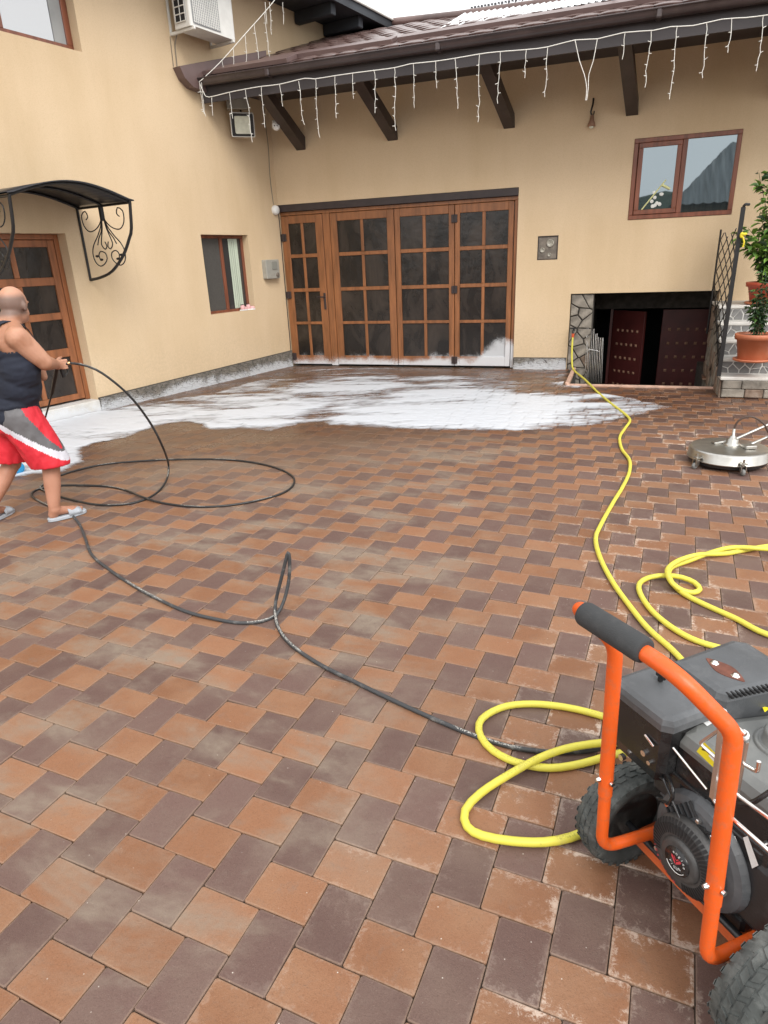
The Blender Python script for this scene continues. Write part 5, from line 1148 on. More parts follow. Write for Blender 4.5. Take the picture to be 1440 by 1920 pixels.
# wheels
def wheel(a, b, R_w=.145, w=.085, seed=1):
    o = bpy.data.objects.new('wheel', None); COL.objects.link(o); o.parent = pw; o.location = (a, b, R_w); o.rotation_euler = (rad(seed*37), 0, 0)
    h = w/2; prof = [(R_w*.60, -h*.62), (R_w*.66, -h*.86), (R_w*.80, -h*1.0), (R_w*.92, -h*.93), (R_w*.965, -h*.70), (R_w*.975, -h*.3), (R_w*.975, h*.3), (R_w*.965, h*.70), (R_w*.92, h*.93), (R_w*.80, h*1.0), (R_w*.66, h*.86), (R_w*.60, h*.62)]
    mb = MB(); mb.lathe(prof, 48, 'x'); ty = mb.build('tyre', M_RUBBER, o)
    tr = MB(); R = random.Random(seed); nb = 26
    for k in range(nb):
        for row, (x0, x1, off) in enumerate(((-.95, -.42, 0), (-.36, .0, .5), (.04, .38, 0), (.44, .95, .5))):
            a0 = 2*math.pi*(k+off*.9+R.uniform(-.03, .03))/nb; da = 2*math.pi/nb*.36; rt = R_w*(1.0 if row in (1, 2) else .985); rb = R_w*.94; skew = (.16 if row in (0, 2) else -.16)*2*math.pi/nb
            V = []
            for rr_, ins in ((rb, 1.), (rt, .86)):
                for xx, aa in ((x0, a0-da+skew), (x1, a0-da-skew), (x1, a0+da-skew), (x0, a0+da+skew)):
                    am = a0+(aa-a0)*ins; xm_ = ((x0+x1)/2+(xx-(x0+x1)/2)*ins)*h; rq = rr_*(1 if abs(xx) < .9 or rr_ is rb else .955)
                    V.append((xm_, rq*math.cos(am), rq*math.sin(am)))
            tr.add(V, [(4, 5, 6, 7), (0, 1, 5, 4), (1, 2, 6, 5), (2, 3, 7, 6), (3, 0, 4, 7)])
        for sg in (-1, 1):   # sidewall lugs
            a0 = 2*math.pi*(k+.25)/nb; da = .05; V = [(sg*h*(1.0 if q else .97), R_w*r_*math.cos(t), R_w*r_*math.sin(t)) for q in (0, 1) for r_, t in ((.86, a0-da), (.955, a0-da*.9), (.955, a0+da*.9), (.86, a0+da))]
            tr.add(V, [(4, 5, 6, 7), (7, 6, 5, 4), (0, 1, 5, 4), (1, 2, 6, 5), (2, 3, 7, 6), (3, 0, 4, 7)])
    tr.build('tread', M_RUBBER, ty, kind='stuff') if False else tr.build('tread', M_RUBBER, o, kind='stuff')
    mb = MB(); mb.lathe([(R_w*.61, -h*.62), (R_w*.56, -h*.50), (R_w*.54, -h*.1), (R_w*.3, -h*.05), (R_w*.16, -h*.4), (.001, -h*.42)], 32, 'x'); mb.lathe([(R_w*.61, h*.62), (R_w*.56, h*.50), (R_w*.54, h*.1), (R_w*.3, h*.05), (R_w*.16, h*.4), (.001, h*.42)], 32, 'x'); mb.build('rim', M_BMET, o)
    return o
wheel(-.212, .125, .150, .09, seed=1); wheel(.300, .075, .152, .10, seed=2)
# air filter box
af = MB(); P_ = [(-.235, .055), (-.07, .055), (-.055, .075), (-.055, .20), (-.07, .215), (-.235, .215), (-.25, .20), (-.25, .075)]
rings = []
for z, k, dz in ((.385, .55, .03), (.402, .80, .0), (.44, .96, 0), (.570, 1.0, 0)):
    c = Vector((-.15, .135)); rings.append([(c.x+(p[0]-c.x)*k, c.y+(p[1]-c.y)*k, z) for p in P_])
V = [q for r in rings for q in r]; F = [(i*8+k, i*8+(k+1) % 8, (i+1)*8+(k+1) % 8, (i+1)*8+k) for i in range(3) for k in range(8)]+[tuple(range(7, -1, -1)), tuple(range(24, 32))]
af.add(V, F); afo = af.build('air_filter_box', M_BPL, pw)
mb = MB(); mb.prism([(-.255, .075), (-.238, .052), (-.070, .052), (-.050, .072), (-.050, .205), (-.068, .222), (-.238, .222), (-.255, .205)], .571, .607, .018); mb.build('lid', M_GPL, afo)
wn = ml(1238, 1276, z=.610); mb = MB(); mb.tube([wn, wn+Vector((0, 0, .015))], .007, 8); mb.box(wn+Vector((-.016, -.004, .008)), wn+Vector((.016, .004, .022)), .003); mb.build('wing_nut', M_IRON, afo)
q = ml(1210, 1378, b=.053); mb = MB(); mb.tube([q, ml(1226, 1400, b=.050)], .004, 6); mb.build('choke_lever', M_CHROME, afo)
mb = MB()
for x, y, r in ((1170, 1418, .009), (1212, 1410, .008), (1222, 1428, .006)): q = ml(x, y, b=.062); mb.tube([q, q+Vector((0, -.012, 0))], r, 8)
mb.build('bolts', M_CHROME, afo, kind='stuff')
# carburettor area and linkage
mb = MB(); mb.box((-.12, .10, .34), (-.02, .22, .44), .012); mb.tube([(-.13, .09, .40), (-.04, .07, .43)], .004, 6); mb.tube([(-.05, .06, .44), (.02, .05, .385)], .003, 6); mb.build('carburettor', M_BMET, pw)
# muffler shield with rusted saddle, slots
ms = MB(); ms.prism([(-.225, .235), (-.075, .225), (-.05, .24), (-.02, .45), (-.04, .475), (-.20, .49), (-.23, .46)], .50, .628, .022); mso = ms.build('muffler_shield', M_GPL, pw)
mb = MB(); mb.box((-.21, .25, .36), (-.04, .46, .50), .02); mb.build('muffler', M_BMET, mso)
mb = MB()
for k in range(10):
    q = ml(1368+k*8.2, 1304-k*1.7, z=.621); mb.box(q+Vector((-.011, -.0030, -.004)), q+Vector((.011, .0030, .004)), .001)
mb.build('slots', M_DARK, mso, kind='stuff')
c1, c2 = ml(1340, 1244, z=.628), ml(1379, 1268, z=.628); cm_ = (c1+c2)/2; ang_ = math.atan2((c2-c1).y, (c2-c1).x)
pl = []
for k in range(28):
    t = 2*math.pi*k/28; w_ = .052*(1+.12*math.cos(2*t)); l_ = .020*(1-.30*math.cos(2*t)) ; pl.append((cm_.x+w_*math.cos(t)*math.cos(ang_)-l_*math.sin(t)*math.sin(ang_), cm_.y+w_*math.cos(t)*math.sin(ang_)+l_*math.sin(t)*math.cos(ang_)))
mb = MB(); mb.prism(pl, .6281, .6295, .0006); mb.build('rust_patch', M_RUST, mso)
for c in (c1, c2): mb = MB(); mb.lathe([(.011, .629), (.011, .631), (.007, .632), (.006, .636), (.001, .637)], 12, c=(c.x, c.y, 0)); mb.build('bolt', M_CHROME, mso)
# fuel tank
tkp = [(-.085, .145), (-.055, .105), (.21, .105), (.245, .14), (.245, .46), (.21, .50), (.05, .50), (-.005, .42), (-.06, .23), (-.085, .20)]
ft_ = MB(); ft_.prism(tkp, .518, .562, .030); tko = ft_.build('fuel_tank', M_GTANK, pw)
ts_ = MB(); ts_.prism([(x*1.0+(.006 if x > .08 else -.006), y+(.006 if y > .3 else -.006)) for x, y in tkp], .425, .438, .003); ts_.prism(tkp, .436, .5175, .0); ts_.build('tank_side', M_BPL, tko)
lw = MB(); lw.prism([(x*.97, y) for x, y in tkp], .385, .4245, .0); lw.build('tank_lower_half', M_BPL, tko)
q = ml(1470, 1392, z=.57); mb = MB(); mb.lathe([(.062, .560), (.062, .566), (.056, .570), (.052, .566), (.045, .566), (.045, .592), (.040, .598), (.001, .600)], 30, c=(q.x, q.y, 0)); mb.build('fuel_cap', M_GTANK, tko)
def sticker(pts, z_or_b, off, m, name, par, ax='b'):
    V = [ml(x, y, **{ax: z_or_b}) for x, y in pts]; n = Vector((0, -1, 0)) if ax == 'b' else Vector((0, 0, 1))
    mb = MB(); mb.add([v+n*off for v in V], [tuple(range(len(V)))]); o = mb.build(name, m, par); return o
s1 = sticker([(1311, 1408), (1330, 1388), (1361, 1432), (1357, 1460), (1341, 1440)][:0] or [(1308, 1408), (1322, 1390), (1362, 1430), (1354, 1452)], .0985, .0035, M_STK, 'warning_sticker', tko)
sticker([(1318, 1405), (1323, 1397), (1328, 1408)], .0985, .0045, M_STKK, 'warning_triangle', tko); sticker([(1331, 1416), (1338, 1408), (1350, 1422), (1345, 1431)], .0985, .0045, M_STKW, 'warning_panel', tko)
sticker([(1351, 1424), (1357, 1428), (1354, 1440), (1349, 1434)], .0985, .005, M_STKR, 'warning_mark', tko)
sticker([(1314, 1352), (1330, 1348), (1340, 1354), (1326, 1362)], .563, .001, M_STKW, 'label_plate', tko, 'z'); sticker([(1316, 1351), (1328, 1348), (1332, 1350), (1319, 1354)], .5635, .0015, M_STKR, 'label_band', tko, 'z')
sticker([(1428, 1324), (1444, 1328), (1434, 1336)], .5635, .001, M_STK, 'warning_triangle', tko, 'z')
# engine block and blower housing (recoil starter faces the handle)
eb = MB(); eb.box((-.10, .15, .16), (.20, .42, .386), .02); eb.box((-.06, .13, .125), (.17, .38, .17), .008)
ebo = eb.build('engine_block', M_BMET, pw)
fn = MB()
for k in range(8): fn.box((-.19, .20, .20+k*.024), (-.10, .38, .208+k*.024), .002)
fn.build('cooling_fins', M_ALU, ebo, kind='stuff')
bh = MB(); cxr, czr = .052, .285; out = []
for k in range(40):
    t = 2*math.pi*k/40; r = .125+.030*max(0, math.sin(t-.25))**2+.012*max(0, math.cos(t)); out.append((cxr+r*math.cos(t), czr+r*math.sin(t)))
bh.prism(out, .155, .075, .022, True, 'xz'); bho = bh.build('blower_housing', M_GPL, pw)
mb = MB()
for k in range(6): q = ml(1258+k*8.5, 1527-k*2.2, b=.075); mb.X = Matrix.Translation(q) @ Matrix.Rotation(rad(48), 4, 'Y'); mb.box((-.018, -.006, -.0022), (.018, .002, .0022), .001)
for x, y in ((1311, 1549), (1320, 1557)): q = ml(x, y, b=.075); mb.X = Matrix.Translation(q) @ Matrix.Rotation(rad(-25), 4, 'Y'); mb.box((-.020, -.006, -.0032), (.020, .002, .0032), .001)
mb.build('housing_slots', M_DARK, bho, kind='stuff')
yf_ = .074
rs = MB(); rs.lathe([(.098, yf_), (.100, yf_-.010), (.097, yf_-.022), (.088, yf_-.030), (.060, yf_-.034), (.054, yf_-.032)], 64, 'y', (cxr-.004, 0, czr)); rs.lathe([(.0545, yf_-.032), (.052, yf_-.040), (.046, yf_-.043), (.001, yf_-.045)], 48, 'y', (cxr-.004, 0, czr)); rso = rs.build('recoil_starter', M_DPL, pw)
mb = MB(); ribs = MB(); CX = cxr-.004
for k in range(52):
    t = 2*math.pi*k/52
    if 3.55 < t < 4.9: continue
    R_y = Matrix.Translation((CX, 0, czr)) @ Matrix.Rotation(-t, 4, 'Y'); mb.X = R_y
    mb.add([(.062, yf_-.0358, -.0019), (.086, yf_-.0328, -.0034), (.0968, yf_-.0238, -.0038), (.0968, yf_-.0238, .0038), (.086, yf_-.0328, .0034), (.062, yf_-.0358, .0019)], [(0, 1, 4, 5), (1, 2, 3, 4)])
mb.build('cooling_slots', M_DARK, rso, kind='stuff')
cap_y = yf_-.0456
mb = MB(); mb.lathe([(.036, cap_y+.002), (.035, cap_y-.002), (.001, cap_y-.003)], 36, 'y', (CX, 0, czr)); mb.build('badge_disc', M_BPL, rso)
def text_mesh(s, size, m, par, Mx, name='lettering', sx=1.):
    cu = bpy.data.curves.new('t', 'FONT'); cu.body = s; cu.size = size; cu.align_x = 'CENTER'; cu.align_y = 'CENTER'; cu.extrude = .0002; cu.resolution_u = 2
    to = bpy.data.objects.new('t', cu); COL.objects.link(to); dg = bpy.context.evaluated_depsgraph_get(); me = bpy.data.meshes.new_from_object(to.evaluated_get(dg)); bpy.data.objects.remove(to)
    me.materials.clear(); me.materials.append(m); me.transform(Mx @ Matrix.Scale(sx, 4, (1, 0, 0))); o = link(name, me, par); o['kind'] = 'stuff'; return o
FACE = Matrix(((1, 0, 0, 0), (0, 0, 1, 0), (0, 1, 0, 0), (0, 0, 0, 1)))       # text xy -> local xz, facing -y
FACE = Matrix.Rotation(rad(90), 4, 'X')
def arc_text(s, r, a_mid, step, size, m, name, inward=False):
    for i, ch in enumerate(s):
        if ch == ' ': continue
        t = a_mid+(i-(len(s)-1)/2)*(step if inward else -step); x, z = CX+r*math.cos(t), czr+r*math.sin(t)
        rot = (t+math.pi/2) if inward else (t-math.pi/2)
        text_mesh(ch, size, m, rso, Matrix.Translation((x, cap_y-.0038 if r < .04 else yf_-.036, z)) @ Matrix.Rotation(-rot, 4, 'Y') @ FACE, name)
arc_text('engine', .0255, rad(62), rad(20), .0115, M_STKW, 'lettering')
arc_text('VIGOR', .017, rad(-95), rad(28), .0095, M_STKW, 'lettering', True)
arc_text('LORSILAN', .078, rad(-128), rad(9.5), .009, M_STKR, 'lettering', True)
mb = MB(); ez = czr+.003
for sg in (-1, 1):
    mb.add([(CX+sg*.001, cap_y-.0036, ez-.010), (CX+sg*.001, cap_y-.0036, ez-.003), (CX+sg*.010, cap_y-.0036, ez+.010), (CX+sg*.015, cap_y-.0036, ez+.010), (CX+sg*.014, cap_y-.0036, ez+.004)], [(0, 1, 2, 3, 4)])
    mb.add([(CX+sg*.001, cap_y-.0037, ez+.001), (CX+sg*.001, cap_y-.0037, ez+.005), (CX+sg*.005, cap_y-.0037, ez+.011), (CX+sg*.008, cap_y-.0037, ez+.011)], [(0, 1, 2, 3)])
mb.build('emblem', M_STKR, rso, kind='stuff')
mb = MB(); mb.tube([(CX+.029*math.cos(t), cap_y-.0036, czr+.029*math.sin(t)) for t in [rad(-150+10*k) for k in range(13)]], .0010, 5); mb.build('badge_stripe', M_STKW, rso)
mb = MB(); mb.tube(spline([ml(1250, 1452, b=.08), ml(1262, 1480, b=.05), ml(1256, 1506, b=.06), ml(1236, 1500, b=.09)], .02), .0048, 7); mb.build('fuel_line', M_BPL, pw)
mb = MB(); mb.tube(spline([ml(1330, 1468, b=.10), ml(1345, 1500, b=.06), ml(1400, 1508, b=.05), ml(1450, 1480, b=.08)], .02), .0055, 7); mb.build('ignition_cable', M_BPL, pw)
mb = MB(); mb.tube([ml(1262, 1402, b=.07), ml(1325, 1480, b=.07)], .0030, 6); mb.build('throttle_rod', M_CHROME, pw)
mb = MB(); q = ml(1222, 1440, b=.10); mb.lathe([(.001, -.012), (.016, -.012), (.018, -.004), (.018, .012), (.001, .014)], 14, 'y', tuple(q)); mb.build('drain_cap', M_ALU, pw)
for x, y in ((1250, 1545), (1252, 1508), (1310, 1540), (1336, 1570), (1232, 1590)): q = ml(x, y, b=.070); mb = MB(); mb.lathe([(.0065, .004), (.0065, -.004), (.005, -.006), (.001, -.006)], 6, 'y', tuple(q), False); mb.build('bolt', M_CHROME, bho)
mb = MB(); mb.box((.07, .10, .36), (.20, .14, .43), .012); mb.build('coil_cover', M_BPL, pw)
mb = MB(); [mb.box((.22+.0*k, .12, .245+.016*k), (.33, .38, .251+.016*k), .002) for k in range(9)]; mb.build('cylinder_fins', M_ALU, pw, kind='stuff')
# right-hand side: shroud, labels, pump, switch box, pipe
sb = MB(); sb.prism([(.12, .20), (.30, .20), (.335, .24), (.335, .37), (.30, .40), (.12, .40)], .30, .10, .02, True, 'xz'); sbo = sb.build('side_shroud', M_BMET, pw)
for x0 in (1370, 1394):
    st_ = sticker([(x0, 1570), (x0+9, 1567), (x0+29, 1622), (x0+17, 1628)], .0995, .0015, M_STKW, 'label_strip', sbo)
mb = MB()
for k in range(8): q = ml(1372+k*2.7, 1581+k*5.6, b=.0995)+Vector((.001, -.002, 0)); mb.box(q+Vector((-.0022, 0, -.0022)), q+Vector((.0022, -.0004, .0022)))
mb.build('label_print', M_STKK, sbo, kind='stuff')
mb = MB(); mb.box((.20, .10, .17), (.33, .30, .225), .015); mb.tube([(.21, .08, .17), (.34, .10, .19)], .02, 12); mb.build('exhaust_bracket', M_ALU, pw)
mb = MB(); mb.tube([(.16, .20, .120), (.16, .20, .17)], .030, 18); mb.build('rubber_mount', M_IRON, pw)
mb = MB(); mb.tube([(.26, .16, .15), (.36, .2, .155)], .010, 8); mb.build('red_pipe', mat('red_paint', (.45, .02, .02), .4), pw)
mb = MB(); mb.box((-.02, .42, .14), (.14, .60, .26), .02); mb.tube([(.06, .6, .2), (.06, .66, .2)], .04, 16); mb.build('pump', M_ALU, pw)
mb = MB()
for (x, y) in ((1437, 1580), (1352, 1604)): q = ml(x, y, b=.10); mb.tube([q, q+Vector((0, -.014, 0))], .006, 8)
mb.build('bolts', M_CHROME, sbo, kind='stuff')
# zinc-plated hose hook bolted to the right upright
hk = MB(); bz = -.032
def hb_(pts, r=.0042, b=bz): hk.tube(fillet([ml(x, y, b=b) for x, y in pts], .012, 5), r, 8)
hb_([(1352, 1342), (1350, 1362), (1346, 1400), (1336, 1500), (1385, 1545), (1436, 1590), (1500, 1648)]); hb_([(1356, 1342), (1398, 1378)], .0048)
hk.tube(fillet([ml(x, y, b=.024) for x, y in ((1394, 1378), (1388, 1395), (1383, 1440), (1379, 1488), (1440, 1533), (1510, 1590))], .012, 5), .0042, 8)
hk.tube(fillet([ml(x, y, b=.0+bz) for x, y in ((1352, 1366), (1312, 1394), (1345, 1424))], .008, 5), .0036, 8)
hk.tube(fillet([ml(x, y, b=.024) for x, y in ((1380, 1424), (1420, 1448), (1423, 1428))], .008, 5), .0044, 8)
hk.tube([ml(1353, 1337, b=bz-.006), ml(1353, 1343, b=bz+.006)], .011, 10); hk.tube([ml(1394, 1378, b=bz+.030), ml(1396, 1386, b=.034)], .011, 10)
hk.build('hose_hook', M_CHROME, pw)
for pth in ([(1356, 1350), (1336, 1496)], [(1398, 1390), (1380, 1486)]):
    b_ = bz-.001 if pth[0][0] < 1370 else .022; p, q = (ml(x, y, b=b_) for x, y in pth); s_ = Vector((.005, 0, 0)); t_ = Vector((0, .004, 0))
    MB().add([p-s_-t_, p+s_-t_, p+s_+t_, p-s_+t_, q-s_-t_, q+s_-t_, q+s_+t_, q-s_+t_], [(0, 1, 2, 3), (7, 6, 5, 4), (0, 4, 5, 1), (1, 5, 6, 2), (2, 6, 7, 3), (3, 7, 4, 0)]).build('hook_bar', M_CHROME, pw)

# ------------------------------------------------------------------ the man with the spray gun
man = thing('person', 'balding man in navy tank top and red shorts, seen from behind, spraying', 'person', (FOOT.x, FOOT.y, 0))
def rb(parts, name, mats, voxel, parent, smooth_it=6, subfn=None):
    """tapered limbs and volumes fused into one continuous surface"""
    mb = MB()
    for p in parts:
        if p[0] == 'e': mb.ell(p[1], p[2], 20, 14, p[3] if len(p) > 3 else None)
        else:
            a, b, r1, r2 = Vector(p[1]), Vector(p[2]), p[3], p[4]; mb.tube([a, a.lerp(b, .5), b], [r1, (r1+r2)/2*(p[5] if len(p) > 5 else 1.), r2], 16); mb.ell(a, (r1,)*3, 16, 10); mb.ell(b, (r2,)*3, 16, 10)
    me = mb.mesh(name, []); o = bpy.data.objects.new(name, me); COL.objects.link(o)
    m = o.modifiers.new('r', 'REMESH'); m.mode = 'VOXEL'; m.voxel_size = voxel; s = o.modifiers.new('s', 'SMOOTH'); s.factor = .5; s.iterations = smooth_it
    dg = bpy.context.evaluated_depsgraph_get(); me2 = bpy.data.meshes.new_from_object(o.evaluated_get(dg)); bpy.data.objects.remove(o)
    me2.name = name; me2.materials.clear(); [me2.materials.append(x) for x in mats]; me2.polygons.foreach_set('use_smooth', [True]*len(me2.polygons))
    if subfn: me2.polygons.foreach_set('material_index', [subfn(p.center) for p in me2.polygons])
    me2.update(); return link(name, me2, parent)
# body frame: u along the picture, d away from the viewer; f = facing, r = his right
fu, fd = .66, .75; F3 = ME*fu+MG*fd; R3 = ME*fd-MG*fu; Zv = Vector((0, 0, 1))
def bp(f, r, z, c=None): return (BC+F3*f+R3*r+Zv*z)
BC = ME*(-.17)+MG*(.02)
skin = bpy.data.materials.new('skin'); N, Lk = nodes(skin); P = N['Principled BSDF']; g_ = N.new('ShaderNodeNewGeometry')
c = mixc(N, Lk, maprange(N, Lk, noise_node(N, Lk, g_.outputs['Position'], 7, 4), .35, .65), (.36, .170, .100), (.50, .265, .175))
spz = N.new('ShaderNodeSeparateXYZ'); Lk.new(g_.outputs['Position'], spz.inputs[0])
c = mixc(N, Lk, maprange(N, Lk, spz.outputs[2], .62, .30, 0, .55), c, (.40, .185, .12))      # tanned legs
HEADW = mp(25, 572, .02); zr_ = math_node(N, Lk, 'SUBTRACT', spz.outputs[2], HEADW.z)
dt = N.new('ShaderNodeVectorMath'); dt.operation = 'DOT_PRODUCT'; hv = (ME*.22+MG*.975).normalized(); sb0 = N.new('ShaderNodeVectorMath'); sb0.operation = 'SUBTRACT'; sb0.inputs[1].default_value = HEADW; Lk.new(g_.outputs['Position'], sb0.inputs[0]); Lk.new(sb0.outputs[0], dt.inputs[0]); dt.inputs[1].default_value = hv
hm = math_node(N, Lk, 'MULTIPLY', math_node(N, Lk, 'MULTIPLY', maprange(N, Lk, zr_, -.085, -.045), maprange(N, Lk, zr_, .085, .035)), maprange(N, Lk, dt.outputs['Value'], .055, .015))
c = mixc(N, Lk, math_node(N, Lk, 'MULTIPLY', hm, .8), c, (.12, .09, .08))
Lk.new(c, P.inputs['Base Color']); P.inputs['Roughness'].default_value = .58; P.inputs['Subsurface Weight'].default_value = .1; P.inputs['Subsurface Radius'].default_value = (.02, .008, .004)
b_ = N.new('ShaderNodeBump'); b_.inputs['Strength'].default_value = .25; b_.inputs['Distance'].default_value = .002; Lk.new(noise_node(N, Lk, g_.outputs['Position'], 220, 3), b_.inputs['Height']); Lk.new(b_.outputs[0], P.inputs['Normal'])
stub = mat('shaven_hair', (.17, .125, .105), .7, var=.25, vscale=60, bump=.3, bscale=500)
def rel(P): return Vector(P)-FOOT
headc = rel(mp(25, 572, .02)); nf = (ME*.22+MG*.975).normalized(); nr = ME*.975-MG*.22
hq = Matrix((nf, nr*-1, Zv)).transposed()   # head axes: x forward, y left, z up
HB = lambda x, y, z: headc+nf*x-nr*y+Zv*z
neck = headc+nf*-.045+Zv*-.12
sh_r = rel(mp(33, 634, -.17)); sh_l = sh_r-R3*.37+F3*.02
chest = (sh_r+sh_l)/2+Zv*-.05
el_r = rel(mp(84, 680, -.10)); hd_r = rel(mp(112, 684, .10)); wr_r = hd_r-(hd_r-el_r).normalized()*.07
hip = rel(mp(30, 775, .0))+ME*(-.02); hipr = hip+R3*.10; hipl = hip-R3*.10
kn_r = rel(mp(95, 868, -.02)); an_r = rel(G(103, 955, .085)); toe_r = rel(G(150, 955, .03)); heel_r = rel(G(100, 965, .045))
kn_l = rel(mp(22, 868, .10)); an_l = rel(G(-14, 955, .10)); toe_l = rel(G(15, 955, .03)); heel_l = rel(G(-18, 966, .05))
el_l = sh_l+F3*.20-Zv*.22; hd_l = hd_r-R3*.27-F3*.02-Zv*.10
spine = (chest+hip)/2
qb = Matrix((F3, -R3, Zv)).transposed()
body = [('e', HB(0, 0, .018), (.095, .078, .098), hq), ('e', HB(.022, 0, -.05), (.078, .062, .072), hq), ('e', HB(.055, 0, -.088), (.038, .042, .030), hq), ('e', HB(.092, .004, -.030), (.016, .012, .022), hq), ('e', HB(.088, 0, .012), (.020, .050, .012), hq),
        ('e', HB(.088, 0, -.066), (.014, .026, .010), hq), ('e', HB(-.062, 0, -.085), (.052, .058, .05), hq),
        ('e', HB(.004, -.083, -.012), (.017, .010, .031), hq), ('e', HB(.004, .083, -.012), (.017, .010, .031), hq), ('e', HB(.040, -.042, -.055), (.03, .022, .032), hq),
        ('c', HB(-.035, 0, -.06), chest+Zv*.05-F3*.02, .063, .085), ('c', sh_r+Zv*.012-R3*.02, neck+Zv*.0, .055, .055), ('c', sh_l+Zv*.01+R3*.02, neck, .055, .055),
        ('e', chest+Zv*.0, (.125, .20, .16), qb), ('e', chest-Zv*.14, (.135, .195, .18), qb), ('e', spine-Zv*.02+F3*.02, (.142, .19, .19), qb), ('e', hip+Zv*.06, (.138, .185, .15), qb),
        ('c', sh_r, el_r, .074, .052, 1.03), ('c', el_r, wr_r, .050, .033, 1.08), ('c', sh_l, el_l, .070, .05), ('c', el_l, hd_l, .048, .03),
        ('e', hd_r-(hd_r-el_r).normalized()*.03, (.040, .026, .036), qb),
        ('c', hipr, kn_r, .105, .066), ('c', hipl, kn_l, .105, .064), ('c', kn_r, an_r+Zv*.03, .060, .040, 1.12), ('c', kn_l, an_l+Zv*.03, .058, .038, 1.12),
        ('c', an_r, heel_r, .042, .034), ('c', an_r-Zv*.01, toe_r+Zv*.005, .036, .022), ('c', an_l, heel_l, .04, .032), ('c', an_l-Zv*.01, toe_l, .034, .022), ('e', (an_r*.4+toe_r*.6), (.05, .04, .026), qb)]
# fingers of the right hand, closed round the gun grip
grip_d = Vector((0, 0, -1)); hc = hd_r
for k in range(4):
    base = hc+Zv*(.028-.018*k)-R3*-.022+F3*.005; m1 = base+F3*.034+R3*.004; m2 = m1-R3*.026+F3*.006; m3 = m2-F3*.022-R3*.006; r = .0088-.0006*k
    body += [('c', base, m1, r*1.05, r), ('c', m1, m2, r, r*.92), ('c', m2, m3, r*.92, r*.8)]
body += [('c', hc+Zv*.02-R3*.01-F3*.02, hc+Zv*.042-R3*.022+F3*.012, .012, .0095), ('c', hc+Zv*.042-R3*.022+F3*.012, hc+Zv*.044-R3*.028+F3*.036, .0095, .008)]
fd_ = (toe_r-heel_r); fd_.z = 0; fd_.normalize(); fs_ = Vector((fd_.y, -fd_.x, 0))
for k in range(5):
    r = .0125-.0014*k; p = toe_r+fd_*(.012-.006*k)-fs_*(.032-.0165*k)+Zv*.004; body.append(('c', p-fd_*.02, p+fd_*.012, r, r*.9))
def skinidx(c):
    h = c-headc; x, z = h.dot(nf), h.z; y = h.dot(nr)
    if z < -.075 or x > .052 or (abs(y) > .078 and -.05 < z < .03 and -.02 < x < .03): return 0
    return 0
bd = rb(body, 'body', [skin, stub], .0062, man, 5, skinidx)
# tank top
def folds(o, amp, sx, sz, seed):
    me = o.data; no = [v.normal.copy() for v in me.vertices]
    for v, nr_ in zip(me.vertices, no):
        p = v.co; q = Vector((p.x*sx+seed, p.y*sx, p.z*sz)); d = mnoise.noise(q)*.6+mnoise.noise(q*2.1)*.4; v.co = p+nr_*amp*(1-abs(d)*2.2)
    me.update(); return o
navy = mat('navy_cotton', (.012, .016, .030), .85, var=.25, vscale=5, bump=.4, bscale=9, bdist=.03)
def cut(o, keepfn):
    bm = bmesh.new(); bm.from_mesh(o.data); bmesh.ops.delete(bm, geom=[f for f in bm.faces if not keepfn(f.calc_center_median())], context='FACES'); bm.to_mesh(o.data); bm.free(); return o
tk = [('e', chest+Zv*.0, (.136, .205, .165), qb), ('e', chest-Zv*.14, (.142, .204, .19), qb), ('e', spine-Zv*.02+F3*.01, (.156, .206, .20), qb), ('e', hip+Zv*.075, (.164, .208, .155), qb), ('e', hip+Zv*.0, (.170, .216, .13), qb)]
for sg in (-1, 1):
    s_ = (sh_r if sg > 0 else sh_l); tk.append(('c', s_-R3*sg*.065+Zv*.048-F3*.05, s_-R3*sg*.075+Zv*.055+F3*.03, .036, .034)); tk.append(('c', s_-R3*sg*.065+Zv*.048-F3*.05, chest-F3*.09+R3*sg*.08-Zv*.04, .036, .05))
def keep_top(c):
    v = c-chest; r, f, z = v.dot(R3), v.dot(F3), v.z
    ar = abs(r); lim = .095+.085*min(1, max(0, (.08-z)/.17))**1.6 if z > -.035 else 9
    if z > -.035 and ar > lim: return False
    if z > (.035 if f < 0 else -.02)+.35*max(0, ar-.03) and ar < .055: return False
    return c.z > hip.z-.03+.012*math.sin(c.x*25)
top_ = cut(rb(tk, 'tank_top', [navy], .009, man, 5), keep_top)
folds(top_, .009, 5, 13, 3.1); sf = top_.modifiers.new('thick', 'SOLIDIFY'); sf.thickness = .004; sf.offset = -1
# shorts: red with grey side panel and white curved band
redc = mat('red_polyester', (.62, .022, .038), .6, var=.12, vscale=5, bump=.5, bscale=10, bdist=.025); greyc = mat('grey_polyester', (.115, .112, .118), .6, var=.15, vscale=6, bump=.4, bscale=12, bdist=.02); whitec = mat('white_trim', (.62, .62, .68), .6, var=.08, vscale=8)
hemr = hipr.lerp(kn_r, 1.0)-Zv*.0; heml = hipl.lerp(kn_l, .98)
sp = [('e', hip+Zv*.045, (.150, .196, .13), qb), ('e', hip-Zv*.04, (.16, .205, .12), qb), ('c', hipr-Zv*.02, hemr+Zv*.01, .130, .122), ('c', hipl-Zv*.02, heml+Zv*.01, .127, .118)]
hz = kn_r.z+.012
def sidx(c):
    X, Y, _ = pix(c+FOOT)
    v = c-hip; f, r = v.dot(F3), v.dot(R3); t = (c-hip).dot(ME)
    zz = c.z-hip.z
    # the band sweeps from the back waist down and round to the front hem
    band = -.015-.0*t-(max(0, t+.12)**1.55)*1.15
    near = (c-hip).dot(R3) > -.03
    if near and t > -.5:
        if zz > band+.030: return 1 if t < .17-zz*.45 else 0
        if zz > band-.018: return 2
    return 0
